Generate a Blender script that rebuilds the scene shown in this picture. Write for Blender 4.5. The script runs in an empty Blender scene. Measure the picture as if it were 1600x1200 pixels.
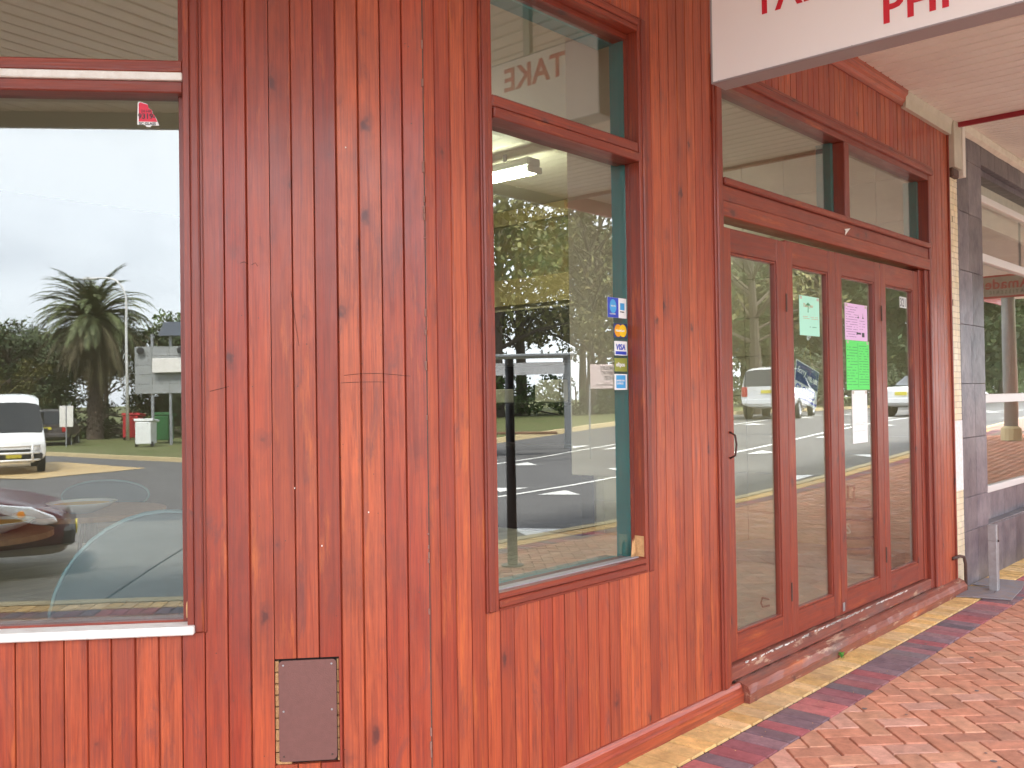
import bpy, math, random
from math import radians, sin, cos, pi, hypot, atan2
from mathutils import Vector, Matrix
random.seed(7)
S = bpy.context.scene
COL = S.collection
# ------------------------------------------------------------------ camera
CAM = Vector((-4.21763, -2.30984, 1.5))
YAW, PITCH, ROLL, FPX = radians(41.928), radians(0.8449), radians(-0.8466), 1485.42
cam = bpy.data.objects.new('camera', bpy.data.cameras.new('camera')); COL.objects.link(cam)
fw = Vector((cos(PITCH)*cos(YAW), cos(PITCH)*sin(YAW), sin(PITCH)))
r0 = Vector((sin(YAW), -cos(YAW), 0)); u0 = r0.cross(fw)
rr = r0*cos(ROLL) + u0*sin(ROLL); uu = -r0*sin(ROLL) + u0*cos(ROLL)
m = Matrix((rr, uu, -fw)).transposed().to_4x4(); m.translation = CAM
cam.matrix_world = m
cam.data.sensor_width = 36; cam.data.lens = 36*FPX/1600
cam.data.clip_start = 0.05; cam.data.clip_end = 3000
S.camera = cam
S.render.resolution_x, S.render.resolution_y = 1024, 768
# ------------------------------------------------------------------ world, sun, exposure
SUN_EL, SUN_AZ = radians(55), radians(60)      # azimuth measured from +x, anticlockwise
W = bpy.data.worlds.new("World"); S.world = W; W.use_nodes = True
nt = W.node_tree; nt.nodes.clear(); N = nt.nodes.new; L = nt.links.new
out = N('ShaderNodeOutputWorld'); bg = N('ShaderNodeBackground'); bg.inputs['Strength'].default_value = 0.1
sky = N('ShaderNodeTexSky'); sky.sky_type = 'NISHITA'; sky.sun_disc = False
sky.sun_elevation = SUN_EL; sky.sun_rotation = pi/2 - SUN_AZ
tc = N('ShaderNodeTexCoord'); mp = N('ShaderNodeMapping'); mp.inputs['Scale'].default_value = (1, 1, 2.6)
n1 = N('ShaderNodeTexNoise'); n1.inputs['Scale'].default_value = 2.3; n1.inputs['Detail'].default_value = 7; n1.inputs['Roughness'].default_value = .55
n1.inputs['Distortion'].default_value = .3
cr = N('ShaderNodeValToRGB'); e = cr.color_ramp.elements
e[0].position = .33; e[0].color = (5.6, 5.9, 6.6, 1); e[1].position = .55; e[1].color = (8.3, 8.6, 9.2, 1)
mx = N('ShaderNodeMix'); mx.data_type = 'RGBA'; mx.inputs['Factor'].default_value = .88
L(tc.outputs['Generated'], mp.inputs['Vector']); L(mp.outputs[0], n1.inputs['Vector']); L(n1.outputs['Fac'], cr.inputs[0])
L(sky.outputs[0], mx.inputs['A']); L(cr.outputs[0], mx.inputs['B']); L(mx.outputs['Result'], bg.inputs['Color']); L(bg.outputs[0], out.inputs[0])
sl = bpy.data.lights.new('sun', 'SUN'); sl.energy = 2.6; sl.angle = radians(14); sl.color = (1, .95, .88)
so = bpy.data.objects.new('sun', sl); COL.objects.link(so)
so.rotation_euler = Vector((cos(SUN_EL)*cos(SUN_AZ), cos(SUN_EL)*sin(SUN_AZ), sin(SUN_EL))).to_track_quat('Z', 'Y').to_euler()
vs = S.view_settings; S.display_settings.display_device = 'sRGB'
vs.view_transform = 'Standard'; vs.look = 'None'; vs.exposure = 2.8; vs.gamma = 1
cy = S.cycles
cy.use_denoising = True; cy.max_bounces = 12; cy.diffuse_bounces = 5; cy.glossy_bounces = 6; cy.transparent_max_bounces = 24
cy.caustics_reflective = True; cy.sample_clamp_indirect = 12
# ------------------------------------------------------------------ helpers
class MB:
    def __init__(s): s.v = []; s.f = []; s.c = []; s.g = []
    def add(s, vs, fs, c=None):
        s.g.append((len(s.v), len(s.f)))
        b = len(s.v); s.v += [tuple(v) for v in vs]; c = c or (random.random(), random.random(), random.random())
        for f in fs: s.f.append(tuple(b+i for i in f)); s.c.append(c)
    def box(s, x0, x1, y0, y1, z0, z1, b=0, c=None, M=None):
        if b <= 0:
            v = [(x, y, z) for z in (z0, z1) for y in (y0, y1) for x in (x0, x1)]
            f = [(0, 2, 3, 1), (4, 5, 7, 6), (0, 1, 5, 4), (2, 6, 7, 3), (0, 4, 6, 2), (1, 3, 7, 5)]
        else:
            v = []; idx = {}
            X, Y, Z = (x0, x1), (y0, y1), (z0, z1)
            for i in (0, 1):
                for j in (0, 1):
                    for k in (0, 1):
                        sx, sy, sz = (b, -b)[i], (b, -b)[j], (b, -b)[k]
                        idx[(i, j, k, 0)] = len(v); v.append((X[i], Y[j]+sy, Z[k]+sz))
                        idx[(i, j, k, 1)] = len(v); v.append((X[i]+sx, Y[j], Z[k]+sz))
                        idx[(i, j, k, 2)] = len(v); v.append((X[i]+sx, Y[j]+sy, Z[k]))
            f = []; q = idx
            for i in (0, 1):
                f.append((q[i,0,0,0], q[i,1,0,0], q[i,1,1,0], q[i,0,1,0])[::(-1, 1)[i]])
                f.append((q[0,i,0,1], q[1,i,0,1], q[1,i,1,1], q[0,i,1,1])[::(1, -1)[i]])
                f.append((q[0,0,i,2], q[1,0,i,2], q[1,1,i,2], q[0,1,i,2])[::(-1, 1)[i]])
            for i in (0, 1):
                for j in (0, 1):
                    g = 1 if (i+j) % 2 == 0 else -1
                    f.append((q[i,j,0,0], q[i,j,0,1], q[i,j,1,1], q[i,j,1,0])[::g])
                    f.append((q[i,0,j,0], q[i,1,j,0], q[i,1,j,2], q[i,0,j,2])[::g])
                    f.append((q[0,i,j,1], q[0,i,j,2], q[1,i,j,2], q[1,i,j,1])[::g])
                    for k in (0, 1):
                        h = 1 if (i+j+k) % 2 == 0 else -1
                        f.append((q[i,j,k,0], q[i,j,k,2], q[i,j,k,1])[::h])
        if M is not None: v = [M @ Vector(p) for p in v]
        s.add(v, f, c); return s
    def tube(s, pts, r, n=10, c=None, cap=True):
        pts = [Vector(p) for p in pts]; R = r if isinstance(r, (list, tuple)) else [r]*len(pts)
        v = []; f = []; a = None
        for i, p in enumerate(pts):
            t = (pts[min(i+1, len(pts)-1)]-pts[max(i-1, 0)]).normalized()
            if a is None: a = t.orthogonal().normalized()
            else: a = (a-t*a.dot(t)).normalized()
            b = t.cross(a)
            for k in range(n):
                w = 2*pi*k/n; v.append(p+(a*cos(w)+b*sin(w))*R[i])
        for i in range(len(pts)-1):
            for k in range(n): f.append((i*n+k, i*n+(k+1) % n, (i+1)*n+(k+1) % n, (i+1)*n+k))
        if cap: f.append(tuple(range(n))[::-1]); f.append(tuple((len(pts)-1)*n+k for k in range(n)))
        s.add(v, f, c); return s
    def lathe(s, prof, n=20, c=None, M=None, cap=False):
        v = []; f = []
        for r, z in prof:
            for k in range(n): w = 2*pi*k/n; v.append((r*cos(w), r*sin(w), z))
        for i in range(len(prof)-1):
            for k in range(n): f.append((i*n+k, i*n+(k+1) % n, (i+1)*n+(k+1) % n, (i+1)*n+k))
        if cap: f.append(tuple(range(n))[::-1]); f.append(tuple((len(prof)-1)*n+k for k in range(n)))
        if M is not None: v = [M @ Vector(p) for p in v]
        s.add(v, f, c); return s
    def prism(s, poly, h0, h1, M=None, c=None):   # polygon in xy, extruded in z
        n = len(poly); v = [(x, y, h0) for x, y in poly]+[(x, y, h1) for x, y in poly]
        f = [tuple(range(n))[::-1], tuple(range(n, 2*n))]+[(i, (i+1) % n, n+(i+1) % n, n+i) for i in range(n)]
        if M is not None: v = [M @ Vector(p) for p in v]
        s.add(v, f, c); return s
    def sweep(s, prof, x0, x1, c=None, M=None):     # profile in (y,z) extruded along x
        return s.prism(prof, x0, x1, M=(M or Matrix())@Matrix(((0,0,1,0),(1,0,0,0),(0,1,0,0),(0,0,0,1))), c=c)
    def build(s, name, mat, parent=None, smooth=False, loc=None, rz=0, mods=()):
        me = bpy.data.meshes.new(name); me.from_pydata(s.v, [], s.f)
        a = me.attributes.new('rnd', 'FLOAT_VECTOR', 'FACE')
        a.data.foreach_set('vector', [x for c in s.c for x in c])
        if smooth: me.polygons.foreach_set('use_smooth', [True]*len(s.f))
        me.update(); me.materials.append(mat)
        o = bpy.data.objects.new(name, me); COL.objects.link(o)
        if parent: o.parent = parent
        if loc: o.location = loc
        o.rotation_euler[2] = rz
        for k, kw in mods:
            md = o.modifiers.new(k.lower(), k)
            for kk, vv in kw.items(): setattr(md, kk, vv)
        return o
def build_parts(mb, name, mt, parent, **kw):      # one object per box of the builder
    g = mb.g+[(len(mb.v), len(mb.f))]; out = []
    for (v0, f0), (v1, f1) in zip(g[:-1], g[1:]):
        q = MB(); q.v = mb.v[v0:v1]; q.f = [tuple(i-v0 for i in f) for f in mb.f[f0:f1]]; q.c = mb.c[f0:f1]; out.append(q.build(name, mt, parent, **kw))
    return out
def tag(o, label=None, cat=None, group=None, kind=None):
    for k, v in (('label', label), ('category', cat), ('group', group), ('kind', kind)):
        if v: o[k] = v
    return o
def empty(name, loc=(0, 0, 0), rz=0, parent=None):
    o = bpy.data.objects.new(name, None); COL.objects.link(o); o.location = loc; o.rotation_euler[2] = rz
    if parent: o.parent = parent
    return o
def copy_tree(o, parent=None):
    c = o.copy(); COL.objects.link(c); c.parent = parent
    for ch in [x for x in o.children]: copy_tree(ch, c)
    return c
def text(s, size, loc, rot, mat, parent, name='lettering', ex=.0006, bold=0, sx=1, shear=0, align='LEFT', space=1):
    cu = bpy.data.curves.new(name, 'FONT'); cu.body = s; cu.size = size; cu.extrude = ex; cu.offset = bold; cu.shear = shear
    cu.align_x = align; cu.space_character = space; cu.resolution_u = 3
    t = bpy.data.objects.new(name, cu); COL.objects.link(t)
    dg = bpy.context.evaluated_depsgraph_get(); me = bpy.data.meshes.new_from_object(t.evaluated_get(dg))
    bpy.data.objects.remove(t); me.materials.clear(); me.materials.append(mat)
    o = bpy.data.objects.new(name, me); COL.objects.link(o)
    if parent: o.parent = parent
    o.location = loc; o.rotation_euler = rot; o.scale = (sx, 1, 1)
    return o
FB = (pi/2, 0, 0)
# ------------------------------------------------------------------ materials
def mat(name, col=(.5, .5, .5), rough=.6, metal=0, spec=.5, noise=None, bump=None, var=0, emit=None, coat=0):
    """plain material; noise=(scale, amount, dark colour), bump=(scale,strength), var=per-piece brightness variation"""
    M = bpy.data.materials.new(name); M.use_nodes = True; nt = M.node_tree; N = nt.nodes.new; L = nt.links.new
    b = nt.nodes['Principled BSDF']; b.inputs['Base Color'].default_value = (*col, 1); b.inputs['Roughness'].default_value = rough
    b.inputs['Metallic'].default_value = metal; b.inputs['Specular IOR Level'].default_value = spec; b.inputs['Coat Weight'].default_value = coat
    b.inputs['Coat Roughness'].default_value = .06
    tc = N('ShaderNodeTexCoord'); src = None
    if noise:
        n = N('ShaderNodeTexNoise'); n.inputs['Scale'].default_value = noise[0]; n.inputs['Detail'].default_value = 8; n.inputs['Roughness'].default_value = .65
        L(tc.outputs['Object'], n.inputs['Vector'])
        mr = N('ShaderNodeMapRange'); mr.inputs[1].default_value = .35; mr.inputs[2].default_value = .68; mr.inputs[4].default_value = noise[1]
        L(n.outputs['Fac'], mr.inputs[0])
        mx = N('ShaderNodeMix'); mx.data_type = 'RGBA'; mx.inputs['A'].default_value = (*col, 1); mx.inputs['B'].default_value = (*noise[2], 1)
        L(mr.outputs[0], mx.inputs['Factor']); src = mx.outputs['Result']
    if var:
        at = N('ShaderNodeAttribute'); at.attribute_name = 'rnd'; sp = N('ShaderNodeSeparateXYZ'); L(at.outputs['Vector'], sp.inputs[0])
        mr = N('ShaderNodeMapRange'); mr.inputs[3].default_value = 1-var; mr.inputs[4].default_value = 1+var; L(sp.outputs[0], mr.inputs[0])
        hs = N('ShaderNodeHueSaturation'); L(mr.outputs[0], hs.inputs['Value'])
        mr2 = N('ShaderNodeMapRange'); mr2.inputs[3].default_value = .5-var*.06; mr2.inputs[4].default_value = .5+var*.06; L(sp.outputs[1], mr2.inputs[0]); L(mr2.outputs[0], hs.inputs['Hue'])
        if src: L(src, hs.inputs['Color'])
        else: hs.inputs['Color'].default_value = (*col, 1)
        src = hs.outputs[0]
    if src: L(src, b.inputs['Base Color'])
    if bump:
        n = N('ShaderNodeTexNoise'); n.inputs['Scale'].default_value = bump[0]; n.inputs['Detail'].default_value = 5
        L(tc.outputs['Object'], n.inputs['Vector']); bp = N('ShaderNodeBump'); bp.inputs['Strength'].default_value = bump[1]; bp.inputs['Distance'].default_value = .01
        L(n.outputs['Fac'], bp.inputs['Height']); L(bp.outputs[0], b.inputs['Normal'])
    if emit: b.inputs['Emission Color'].default_value = (*emit[0], 1); b.inputs['Emission Strength'].default_value = emit[1]
    return M
def wood(name, axis='z', base=((.33, .045, .021), (.52, .112, .040)), dark=(.085, .026, .026), worn=0., gloss=.3):
    """stained, varnished pine; axis = grain direction; 'rnd' gives every board its own seed"""
    M = bpy.data.materials.new(name); M.use_nodes = True; nt = M.node_tree; N = nt.nodes.new; L = nt.links.new
    b = nt.nodes['Principled BSDF']
    tc = N('ShaderNodeTexCoord'); at = N('ShaderNodeAttribute'); at.attribute_name = 'rnd'
    oi = N('ShaderNodeObjectInfo')
    sc = N('ShaderNodeVectorMath'); sc.operation = 'SCALE'; sc.inputs['Scale'].default_value = 13; L(at.outputs['Vector'], sc.inputs[0])
    ad = N('ShaderNodeVectorMath'); L(tc.outputs['Object'], ad.inputs[0]); L(sc.outputs[0], ad.inputs[1])
    ax = 'xyz'.index(axis)
    def nz(scale, st, detail=6, rough=.6, vec=ad, dist=0):
        mp = N('ShaderNodeMapping'); v = [scale]*3; v[ax] = scale*st; mp.inputs['Scale'].default_value = v; L(vec.outputs[0], mp.inputs[0])
        n = N('ShaderNodeTexNoise'); n.inputs['Scale'].default_value = 1; n.inputs['Detail'].default_value = detail; n.inputs['Roughness'].default_value = rough; n.inputs['Distortion'].default_value = dist
        L(mp.outputs[0], n.inputs['Vector']); return n.outputs['Fac']
    def rng(x, a, c, o0=0., o1=1.):
        r = N('ShaderNodeMapRange'); r.inputs[1].default_value = a; r.inputs[2].default_value = c; r.inputs[3].default_value = o0; r.inputs[4].default_value = o1; L(x, r.inputs[0]); return r.outputs[0]
    def mix(f, A, B, bt='MIX'):
        x = N('ShaderNodeMix'); x.data_type = 'RGBA'; x.blend_type = bt
        if isinstance(f, float): x.inputs['Factor'].default_value = f
        else: L(f, x.inputs['Factor'])
        for s_, v in (('A', A), ('B', B)):
            if isinstance(v, tuple): x.inputs[s_].default_value = (*v, 1)
            else: L(v, x.inputs[s_])
        return x.outputs['Result']
    def mth(op, a, c):
        x = N('ShaderNodeMath'); x.operation = op
        for i, v in enumerate((a, c)):
            if isinstance(v, (int, float)): x.inputs[i].default_value = v
            else: L(v, x.inputs[i])
        return x.outputs[0]
    sp = N('ShaderNodeSeparateXYZ'); L(at.outputs['Vector'], sp.inputs[0])
    f0 = mth('ADD', mth('MULTIPLY', sp.outputs[0], .75), rng(nz(9, .12, 5, .7), .35, .65, -.15, .4))
    c = mix(f0, base[0], base[1])
    c = mix(rng(nz(150, .02, 5, .7), .40, .66, 0, .5), c, dark)                      # fine grain
    c = mix(rng(nz(45, .05, 6, .6, dist=1.5), .50, .70, 0, .55), c, (.15, .018, .010))
    c = mix(rng(nz(13, .22, 10, .72, dist=.8), .55, .70, 0, .66), c, (.13, .042, .040))            # greyish weathered patches
    c = mix(rng(nz(3.6, .6, 10, .7, vec=tc), .50, .66, 0, .5), c, (.12, .030, .024))
    c = mix(rng(sp.outputs[1], .5, 1., 0, .42), c, (.17, .028, .016))
    c = mix(rng(nz(14, .12, 8, .7), .58, .72, 0, .5), c, (.66, .17, .035))            # pale orange streaks
    # knots
    mp = N('ShaderNodeMapping'); v = [15.]*3; v[ax] = 7.; mp.inputs['Scale'].default_value = v
    wob = N('ShaderNodeTexNoise'); wob.inputs['Scale'].default_value = 22; L(ad.outputs[0], wob.inputs['Vector'])
    wm = N('ShaderNodeVectorMath'); wm.operation = 'SCALE'; wm.inputs['Scale'].default_value = .03; L(wob.outputs['Color'], wm.inputs[0]); wm.inputs['Scale'].default_value = .045
    wa = N('ShaderNodeVectorMath'); L(ad.outputs[0], wa.inputs[0]); L(wm.outputs[0], wa.inputs[1]); L(wa.outputs[0], mp.inputs[0])
    vo = N('ShaderNodeTexVoronoi'); vo.inputs['Scale'].default_value = 1; L(mp.outputs[0], vo.inputs['Vector'])
    rs = N('ShaderNodeSeparateColor'); L(vo.outputs['Color'], rs.inputs[0])
    kn = mth('MULTIPLY', rng(vo.outputs['Distance'], .12, .24, 1, 0), rng(rs.outputs[0], .90, .91))
    c = mix(mth('MULTIPLY', kn, .85), c, (.045, .018, .018))
    halo = mth('MULTIPLY', rng(vo.outputs['Distance'], .15, .55, 1, 0), rng(rs.outputs[0], .87, .90))
    c = mix(mth('MULTIPLY', halo, .45), c, (.13, .035, .03))
    if worn:
        w = rng(nz(16, .25, 8, .7), .74-worn*.2, .80-worn*.2)
        c = mix(mth('MULTIPLY', w, .8), c, (.52, .35, .24))
        w2 = rng(nz(7, .3, 8, .7), .5, .7, 0, min(.9, worn*1.2)); c = mix(w2, c, (.13, .085, .075))
    L(c, b.inputs['Base Color'])
    L(rng(nz(18, .2, 5), .3, .7, gloss, gloss+.2), b.inputs['Roughness'])
    b.inputs['Specular IOR Level'].default_value = .38
    b.inputs['Coat Weight'].default_value = .34; b.inputs['Coat Roughness'].default_value = .2
    h = mth('ADD', mth('MULTIPLY', nz(150, .02, 4), .5), mth('MULTIPLY', nz(20, .3, 4), 1.2))
    bp = N('ShaderNodeBump'); bp.inputs['Strength'].default_value = .35; bp.inputs['Distance'].default_value = .004; L(h, bp.inputs['Height'])
    L(bp.outputs[0], b.inputs['Normal']); L(bp.outputs[0], b.inputs['Coat Normal'])
    return M
def glass(name, f0=.085, tint=(.93, .97, .95), wave=.00025):
    M = bpy.data.materials.new(name); M.use_nodes = True; nt = M.node_tree; nt.nodes.clear(); N = nt.nodes.new; L = nt.links.new
    o = N('ShaderNodeOutputMaterial'); t = N('ShaderNodeBsdfTransparent'); t.inputs[0].default_value = (*tint, 1)
    g = N('ShaderNodeBsdfGlossy'); g.inputs['Roughness'].default_value = 0.0; g.inputs['Color'].default_value = (1, 1, 1, 1)
    lw = N('ShaderNodeLayerWeight'); lw.inputs[0].default_value = .5
    pw = N('ShaderNodeMath'); pw.operation = 'POWER'; pw.inputs[1].default_value = 5; L(lw.outputs['Facing'], pw.inputs[0])
    mr = N('ShaderNodeMapRange'); mr.inputs[3].default_value = f0; mr.inputs[4].default_value = 1; L(pw.outputs[0], mr.inputs[0])
    tc = N('ShaderNodeTexCoord'); n = N('ShaderNodeTexNoise'); n.inputs['Scale'].default_value = 2.2; n.inputs['Detail'].default_value = 1; L(tc.outputs['Object'], n.inputs['Vector'])
    bp = N('ShaderNodeBump'); bp.inputs['Strength'].default_value = 1; bp.inputs['Distance'].default_value = wave; L(n.outputs['Fac'], bp.inputs['Height']); L(bp.outputs[0], g.inputs['Normal'])
    mx = N('ShaderNodeMixShader'); L(mr.outputs[0], mx.inputs[0]); L(t.outputs[0], mx.inputs[1]); L(g.outputs[0], mx.inputs[2]); L(mx.outputs[0], o.inputs[0])
    return M
WV = wood('stained_pine_vertical', 'z'); WH = wood('stained_pine_horizontal', 'x')
WFV = wood('frame_timber_vertical', 'z', base=((.20, .027, .012), (.30, .047, .018)), gloss=.33)
WFH = wood('frame_timber_horizontal', 'x', base=((.21, .028, .012), (.32, .051, .018)), gloss=.33)
WORN = wood('worn_timber', 'x', base=((.18, .045, .03), (.29, .085, .05)), worn=.8, gloss=.55)
GL = glass('window_glass', .092)
GLC = glass('door_glass', .14); GLB = glass('shop_glass', .11)
MT = dict(
 white=mat('white_paint', (.78, .76, .72), .45, noise=(30, .4, (.5, .42, .36)), bump=(60, .15)),
 bare=mat('bare_pine', (.62, .36, .16), .8, noise=(40, .6, (.35, .17, .07)), bump=(90, .6)),
 cream=mat('cream_board', (.55, .49, .40), .6, noise=(9, .5, (.38, .33, .27))),
 ceil=mat('awning_lining', (.80, .75, .68), .5, noise=(1.4, .7, (.66, .58, .52))),
 gap=mat('dark_gap', (.02, .012, .01), .9),
 teal=mat('teal_paint', (.05, .30, .31), .5, noise=(12, .3, (.04, .20, .22))),
 plaster=mat('beige_plaster', (.80, .66, .50), .8, noise=(5, .3, (.70, .56, .43))),
 inner=mat('interior_wall', (.55, .48, .36), .85, noise=(3, .4, (.28, .22, .16))),
 ochre=mat('ochre_panel', (.40, .31, .14), .7),
 greenp=mat('green_panel', (.17, .21, .12), .7, noise=(5, .8, (.28, .16, .06))),
 dark=mat('dark_panel', (.025, .02, .022), .6),
 floor=mat('cafe_floor', (.52, .48, .43), .45, var=.12, noise=(6, .4, (.30, .26, .22))),
 tile=mat('cafe_wall_tile', (.56, .48, .34), .35, var=.06, noise=(3, .5, (.36, .30, .20))),
 metal=mat('galvanised_steel', (.42, .43, .45), .45, .7, noise=(25, .5, (.28, .26, .25))),
 alu=mat('aluminium', (.72, .70, .68), .4, .3), iron=mat('rusty_iron', (.06, .035, .03), .7, noise=(80, .6, (.16, .07, .04))),
 signw=mat('sign_acrylic', (.90, .85, .84), .3, noise=(1.5, .3, (.84, .78, .76))), signe=mat('sign_edge', (.34, .31, .32), .45, .2), red=mat('sign_red', (.60, .012, .03), .4),
 asphalt=mat('asphalt', (.115, .11, .107), .85, noise=(.8, .6, (.08, .076, .074)), bump=(120, .5)),
 conc=mat('concrete_slab', (.17, .16, .145), .85, noise=(2.5, .6, (.12, .11, .10)), bump=(80, .4), var=.1),
 kerb=mat('kerb_concrete', (.50, .40, .22), .85, noise=(4, .5, (.36, .28, .17))),
 line=mat('road_paint', (.75, .74, .70), .6, noise=(9, .45, (.45, .44, .42))), yline=mat('yellow_paint', (.55, .38, .17), .7, noise=(2, .7, (.30, .24, .15))),
 grass=mat('grass', (.085, .11, .025), .95, noise=(1.2, .8, (.14, .12, .05)), bump=(30, .6)),
 bark=mat('bark', (.10, .075, .055), .9, noise=(9, .7, (.05, .035, .03)), bump=(25, .8)),
 leaf=mat('foliage', (.075, .11, .03), .7, var=.55), leaf2=mat('foliage_olive', (.13, .12, .035), .7, var=.5), leafd=mat('foliage_dark', (.045, .065, .02), .7, var=.5),
 frond=mat('palm_frond', (.11, .13, .05), .6, var=.4), dead=mat('dead_frond', (.10, .085, .045), .9, var=.4),
 carw=mat('car_paint_white', (.75, .75, .74), .25, coat=.8), cars=mat('car_paint_silver', (.42, .43, .44), .3, .6, coat=.8), cark=mat('car_paint_grey', (.06, .05, .05), .3, coat=.8), carm=mat('car_paint_maroon', (.06, .004, .012), .35, 0, .25, coat=.25),
 cglass=mat('car_window', (.012, .014, .016), .05, spec=.8), rubber=mat('tyre_rubber', (.015, .015, .015), .8), rim=mat('wheel_rim', (.5, .5, .5), .3, .8),
 lamp=mat('headlight', (.75, .77, .78), .12, .3, coat=1), tail=mat('tail_light', (.45, .01, .01), .2), amber=mat('amber_lens', (.8, .28, .02), .2), blackp=mat('black_plastic', (.02, .02, .022), .5), plate=mat('number_plate_yellow', (.65, .55, .05), .5),
 stone=mat('slate_tile', (.075, .066, .085), .35, var=.35, noise=(5, .95, (.19, .165, .17)), bump=(14, .4)), mosaic=mat('cream_mosaic', (.72, .58, .36), .35, var=.12, noise=(5, .45, (.80, .76, .70))), grout=mat('grout', (.22, .16, .12), .9),
 blue=mat('pale_blue_fabric', (.045, .075, .085), .6), rimb=mat('pale_blue_piping', (.12, .20, .215), .5), bowl=mat('bowl_white', (.75, .76, .75), .2), gold=mat('bowl_gold', (.70, .42, .08), .4), oak=mat('barrel_oak', (.33, .19, .10), .5, noise=(20, .5, (.18, .09, .05))),
 mint=mat('mint_paper', (.42, .78, .62), .8), pink=mat('pink_paper', (.72, .48, .72), .8), green=mat('green_paper', (.13, .72, .16), .8), paper=mat('white_paper', (.82, .82, .80), .8), ink=mat('ink', (.05, .05, .06), .7), inkg=mat('green_ink', (.05, .20, .08), .7), inkp=mat('purple_ink', (.22, .10, .24), .7), inko=mat('orange_ink', (.55, .35, .2), .7),
 navy=mat('navy_card', (.02, .04, .16), .35), sblue=mat('sticker_blue', (.03, .06, .42), .4), cyan=mat('sticker_cyan', (.06, .32, .62), .4), yel=mat('sticker_yellow', (.80, .52, .02), .4), orange=mat('sticker_orange', (.72, .30, .01), .4), olive=mat('sticker_olive', (.25, .27, .05), .4), sred=mat('sticker_red', (.70, .03, .07), .5), string=mat('string', (.45, .36, .18), .9), pinkb=mat('pink_board', (.85, .66, .62), .6), brown=mat('brown_metal_plate', (.16, .066, .055), .5, noise=(60, .35, (.10, .045, .035)), bump=(260, .12)),
 rplastic=mat('red_plastic', (.45, .02, .03), .5), gplastic=mat('green_plastic', (.025, .12, .035), .5), solar=mat('solar_cell', (.06, .07, .09), .2), boardg=mat('grey_board', (.28, .29, .29), .6, var=.05),
 light=mat('lamp_diffuser', (.9, .95, .8), .5, emit=((1, 1, .80), 10.)),
)
# ------------------------------------------------------------------ frame of the two street walls
TH = radians(-41.68165); C0 = Vector((-2.06414, 0, 0))
dA = Vector((cos(TH), sin(TH), 0)); nA = Vector((sin(TH), -cos(TH), 0)); TAN = math.tan(-TH)
CEIL = 3.54
def sm(a, b, x): t = min(1, max(0, (x-a)/(b-a))); return t*t*(3-2*t)
def gz(x): return -.15+.85*sm(6, 28, x) if x > 0 else -.15-.30*min(1, max(0, (-8-x)/18))
def smax(a, b, k=.9): return .5*(a+b+math.sqrt((a-b)**2+k*k))
def y_in(x): return 0 if x >= C0.x else (C0.x-x)*TAN
def y_off(x, d, k=.9): return smax(-d, (C0.x-x)*TAN-d/cos(TH), k)
# ------------------------------------------------------------------ cafe building
CB = tag(empty('cafe_building'), 'corner cafe clad in red-brown stained vertical pine boards, with bifold doors', 'building')
PITCHB = .0727
def cladding(x0, x1, z0, z1, holes, name, loc, rz, first=0.):
    mb = MB(); n = int((x1-x0)/PITCHB)+2
    x = x1; seams = []
    while x > x0+1e-4:
        w = PITCHB*random.uniform(.985, 1.015); seams.append((max(x0, x-w), x)); x -= w
    g = .0042; d = .0075
    prev = .004
    for xa, xb in seams:
        gR = prev; prev = random.choice([.0026, .003, .0036, .0040]); gL = prev
        c = (random.random(), random.random(), random.random()); off = random.uniform(-.0008, .0008)
        cuts = sorted({xa, xb} | {h for H in holes for h in H[:2] if xa < h < xb})
        for p, q in zip(cuts[:-1], cuts[1:]):
            segs = [(z0, z1)]
            for hx0, hx1, hz0, hz1 in holes:
                if p >= hx0-1e-5 and q <= hx1+1e-5:
                    segs = [s_ for a, b in segs for s_ in ((a, min(b, hz0)), (max(a, hz1), b)) if s_[1]-s_[0] > 1e-4]
            gl = gL if p == xa else 0; gr = gR if q == xb else 0
            if q-p < .004: gl = gr = 0
            for a, b in segs:
                v = [(p, d if gl else off, a), (p+gl, off, a), (q-gr, off, a), (q, d if gr else off, a)]
                v += [(px, py, b) for px, py, _ in v]
                v += [(q, .02, a), (q, .02, b), (p, .02, a), (p, .02, b)]
                mb.add(v, [(0, 1, 5, 4), (1, 2, 6, 5), (2, 3, 7, 6), (3, 8, 9, 7), (10, 0, 4, 11), (1, 0, 10, 8, 3, 2), (4, 5, 6, 7, 9, 11)], c)
    return mb.build(name, WV, CB, loc=loc, rz=rz)
# openings (x0,x1,z0,z1) in each wall's own frame
WA = (-3.3, -.755, .775, 3.2); WBo = (-1.76, -.785, .775, 3.095)
DO = (-.135, 2.895, 0, 3.06)
cladding(-6, 0, 0, 3.46, [WA, (-.507, -.300, .324, .666)], 'cladding', C0, TH)
hb = MB()
cladding(-2.0641, 3.288, 0, 3.46, [WBo, DO], 'cladding', (0, 0, 0), 0)
# masonry behind the boards (with openings), per wall
def backing(x0, x1, holes, loc, rz, y0=.0205, y1=.13):
    mb = MB(); xs = sorted({x0, x1} | {h for H in holes for h in H[:2]})
    for p, q in zip(xs[:-1], xs[1:]):
        segs = [(0, 3.7)]
        for h in holes:
            if p >= h[0]-1e-6 and q <= h[1]+1e-6: segs = [s_ for a, b in segs for s_ in ((a, min(b, h[2])), (max(a, h[3]), b)) if s_[1]-s_[0] > 1e-3]
        for a, b in segs: mb.box(p, q, y0, y1, a, b)
    return mb.build('backing_wall', MT['inner'], CB, loc=loc, rz=rz)
backing(-6, 0, [(-3.3, -.755, .775, 3.2)], C0, TH); backing(-2.05, 3.25, [WBo, DO], (0, 0, 0), 0)
# corner bead where the two walls meet
MB().tube([(C0.x+.001, .006, 0), (C0.x+.001, .006, 3.46)], .0045, 8).build('corner_bead', MT['iron'], CB)
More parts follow.
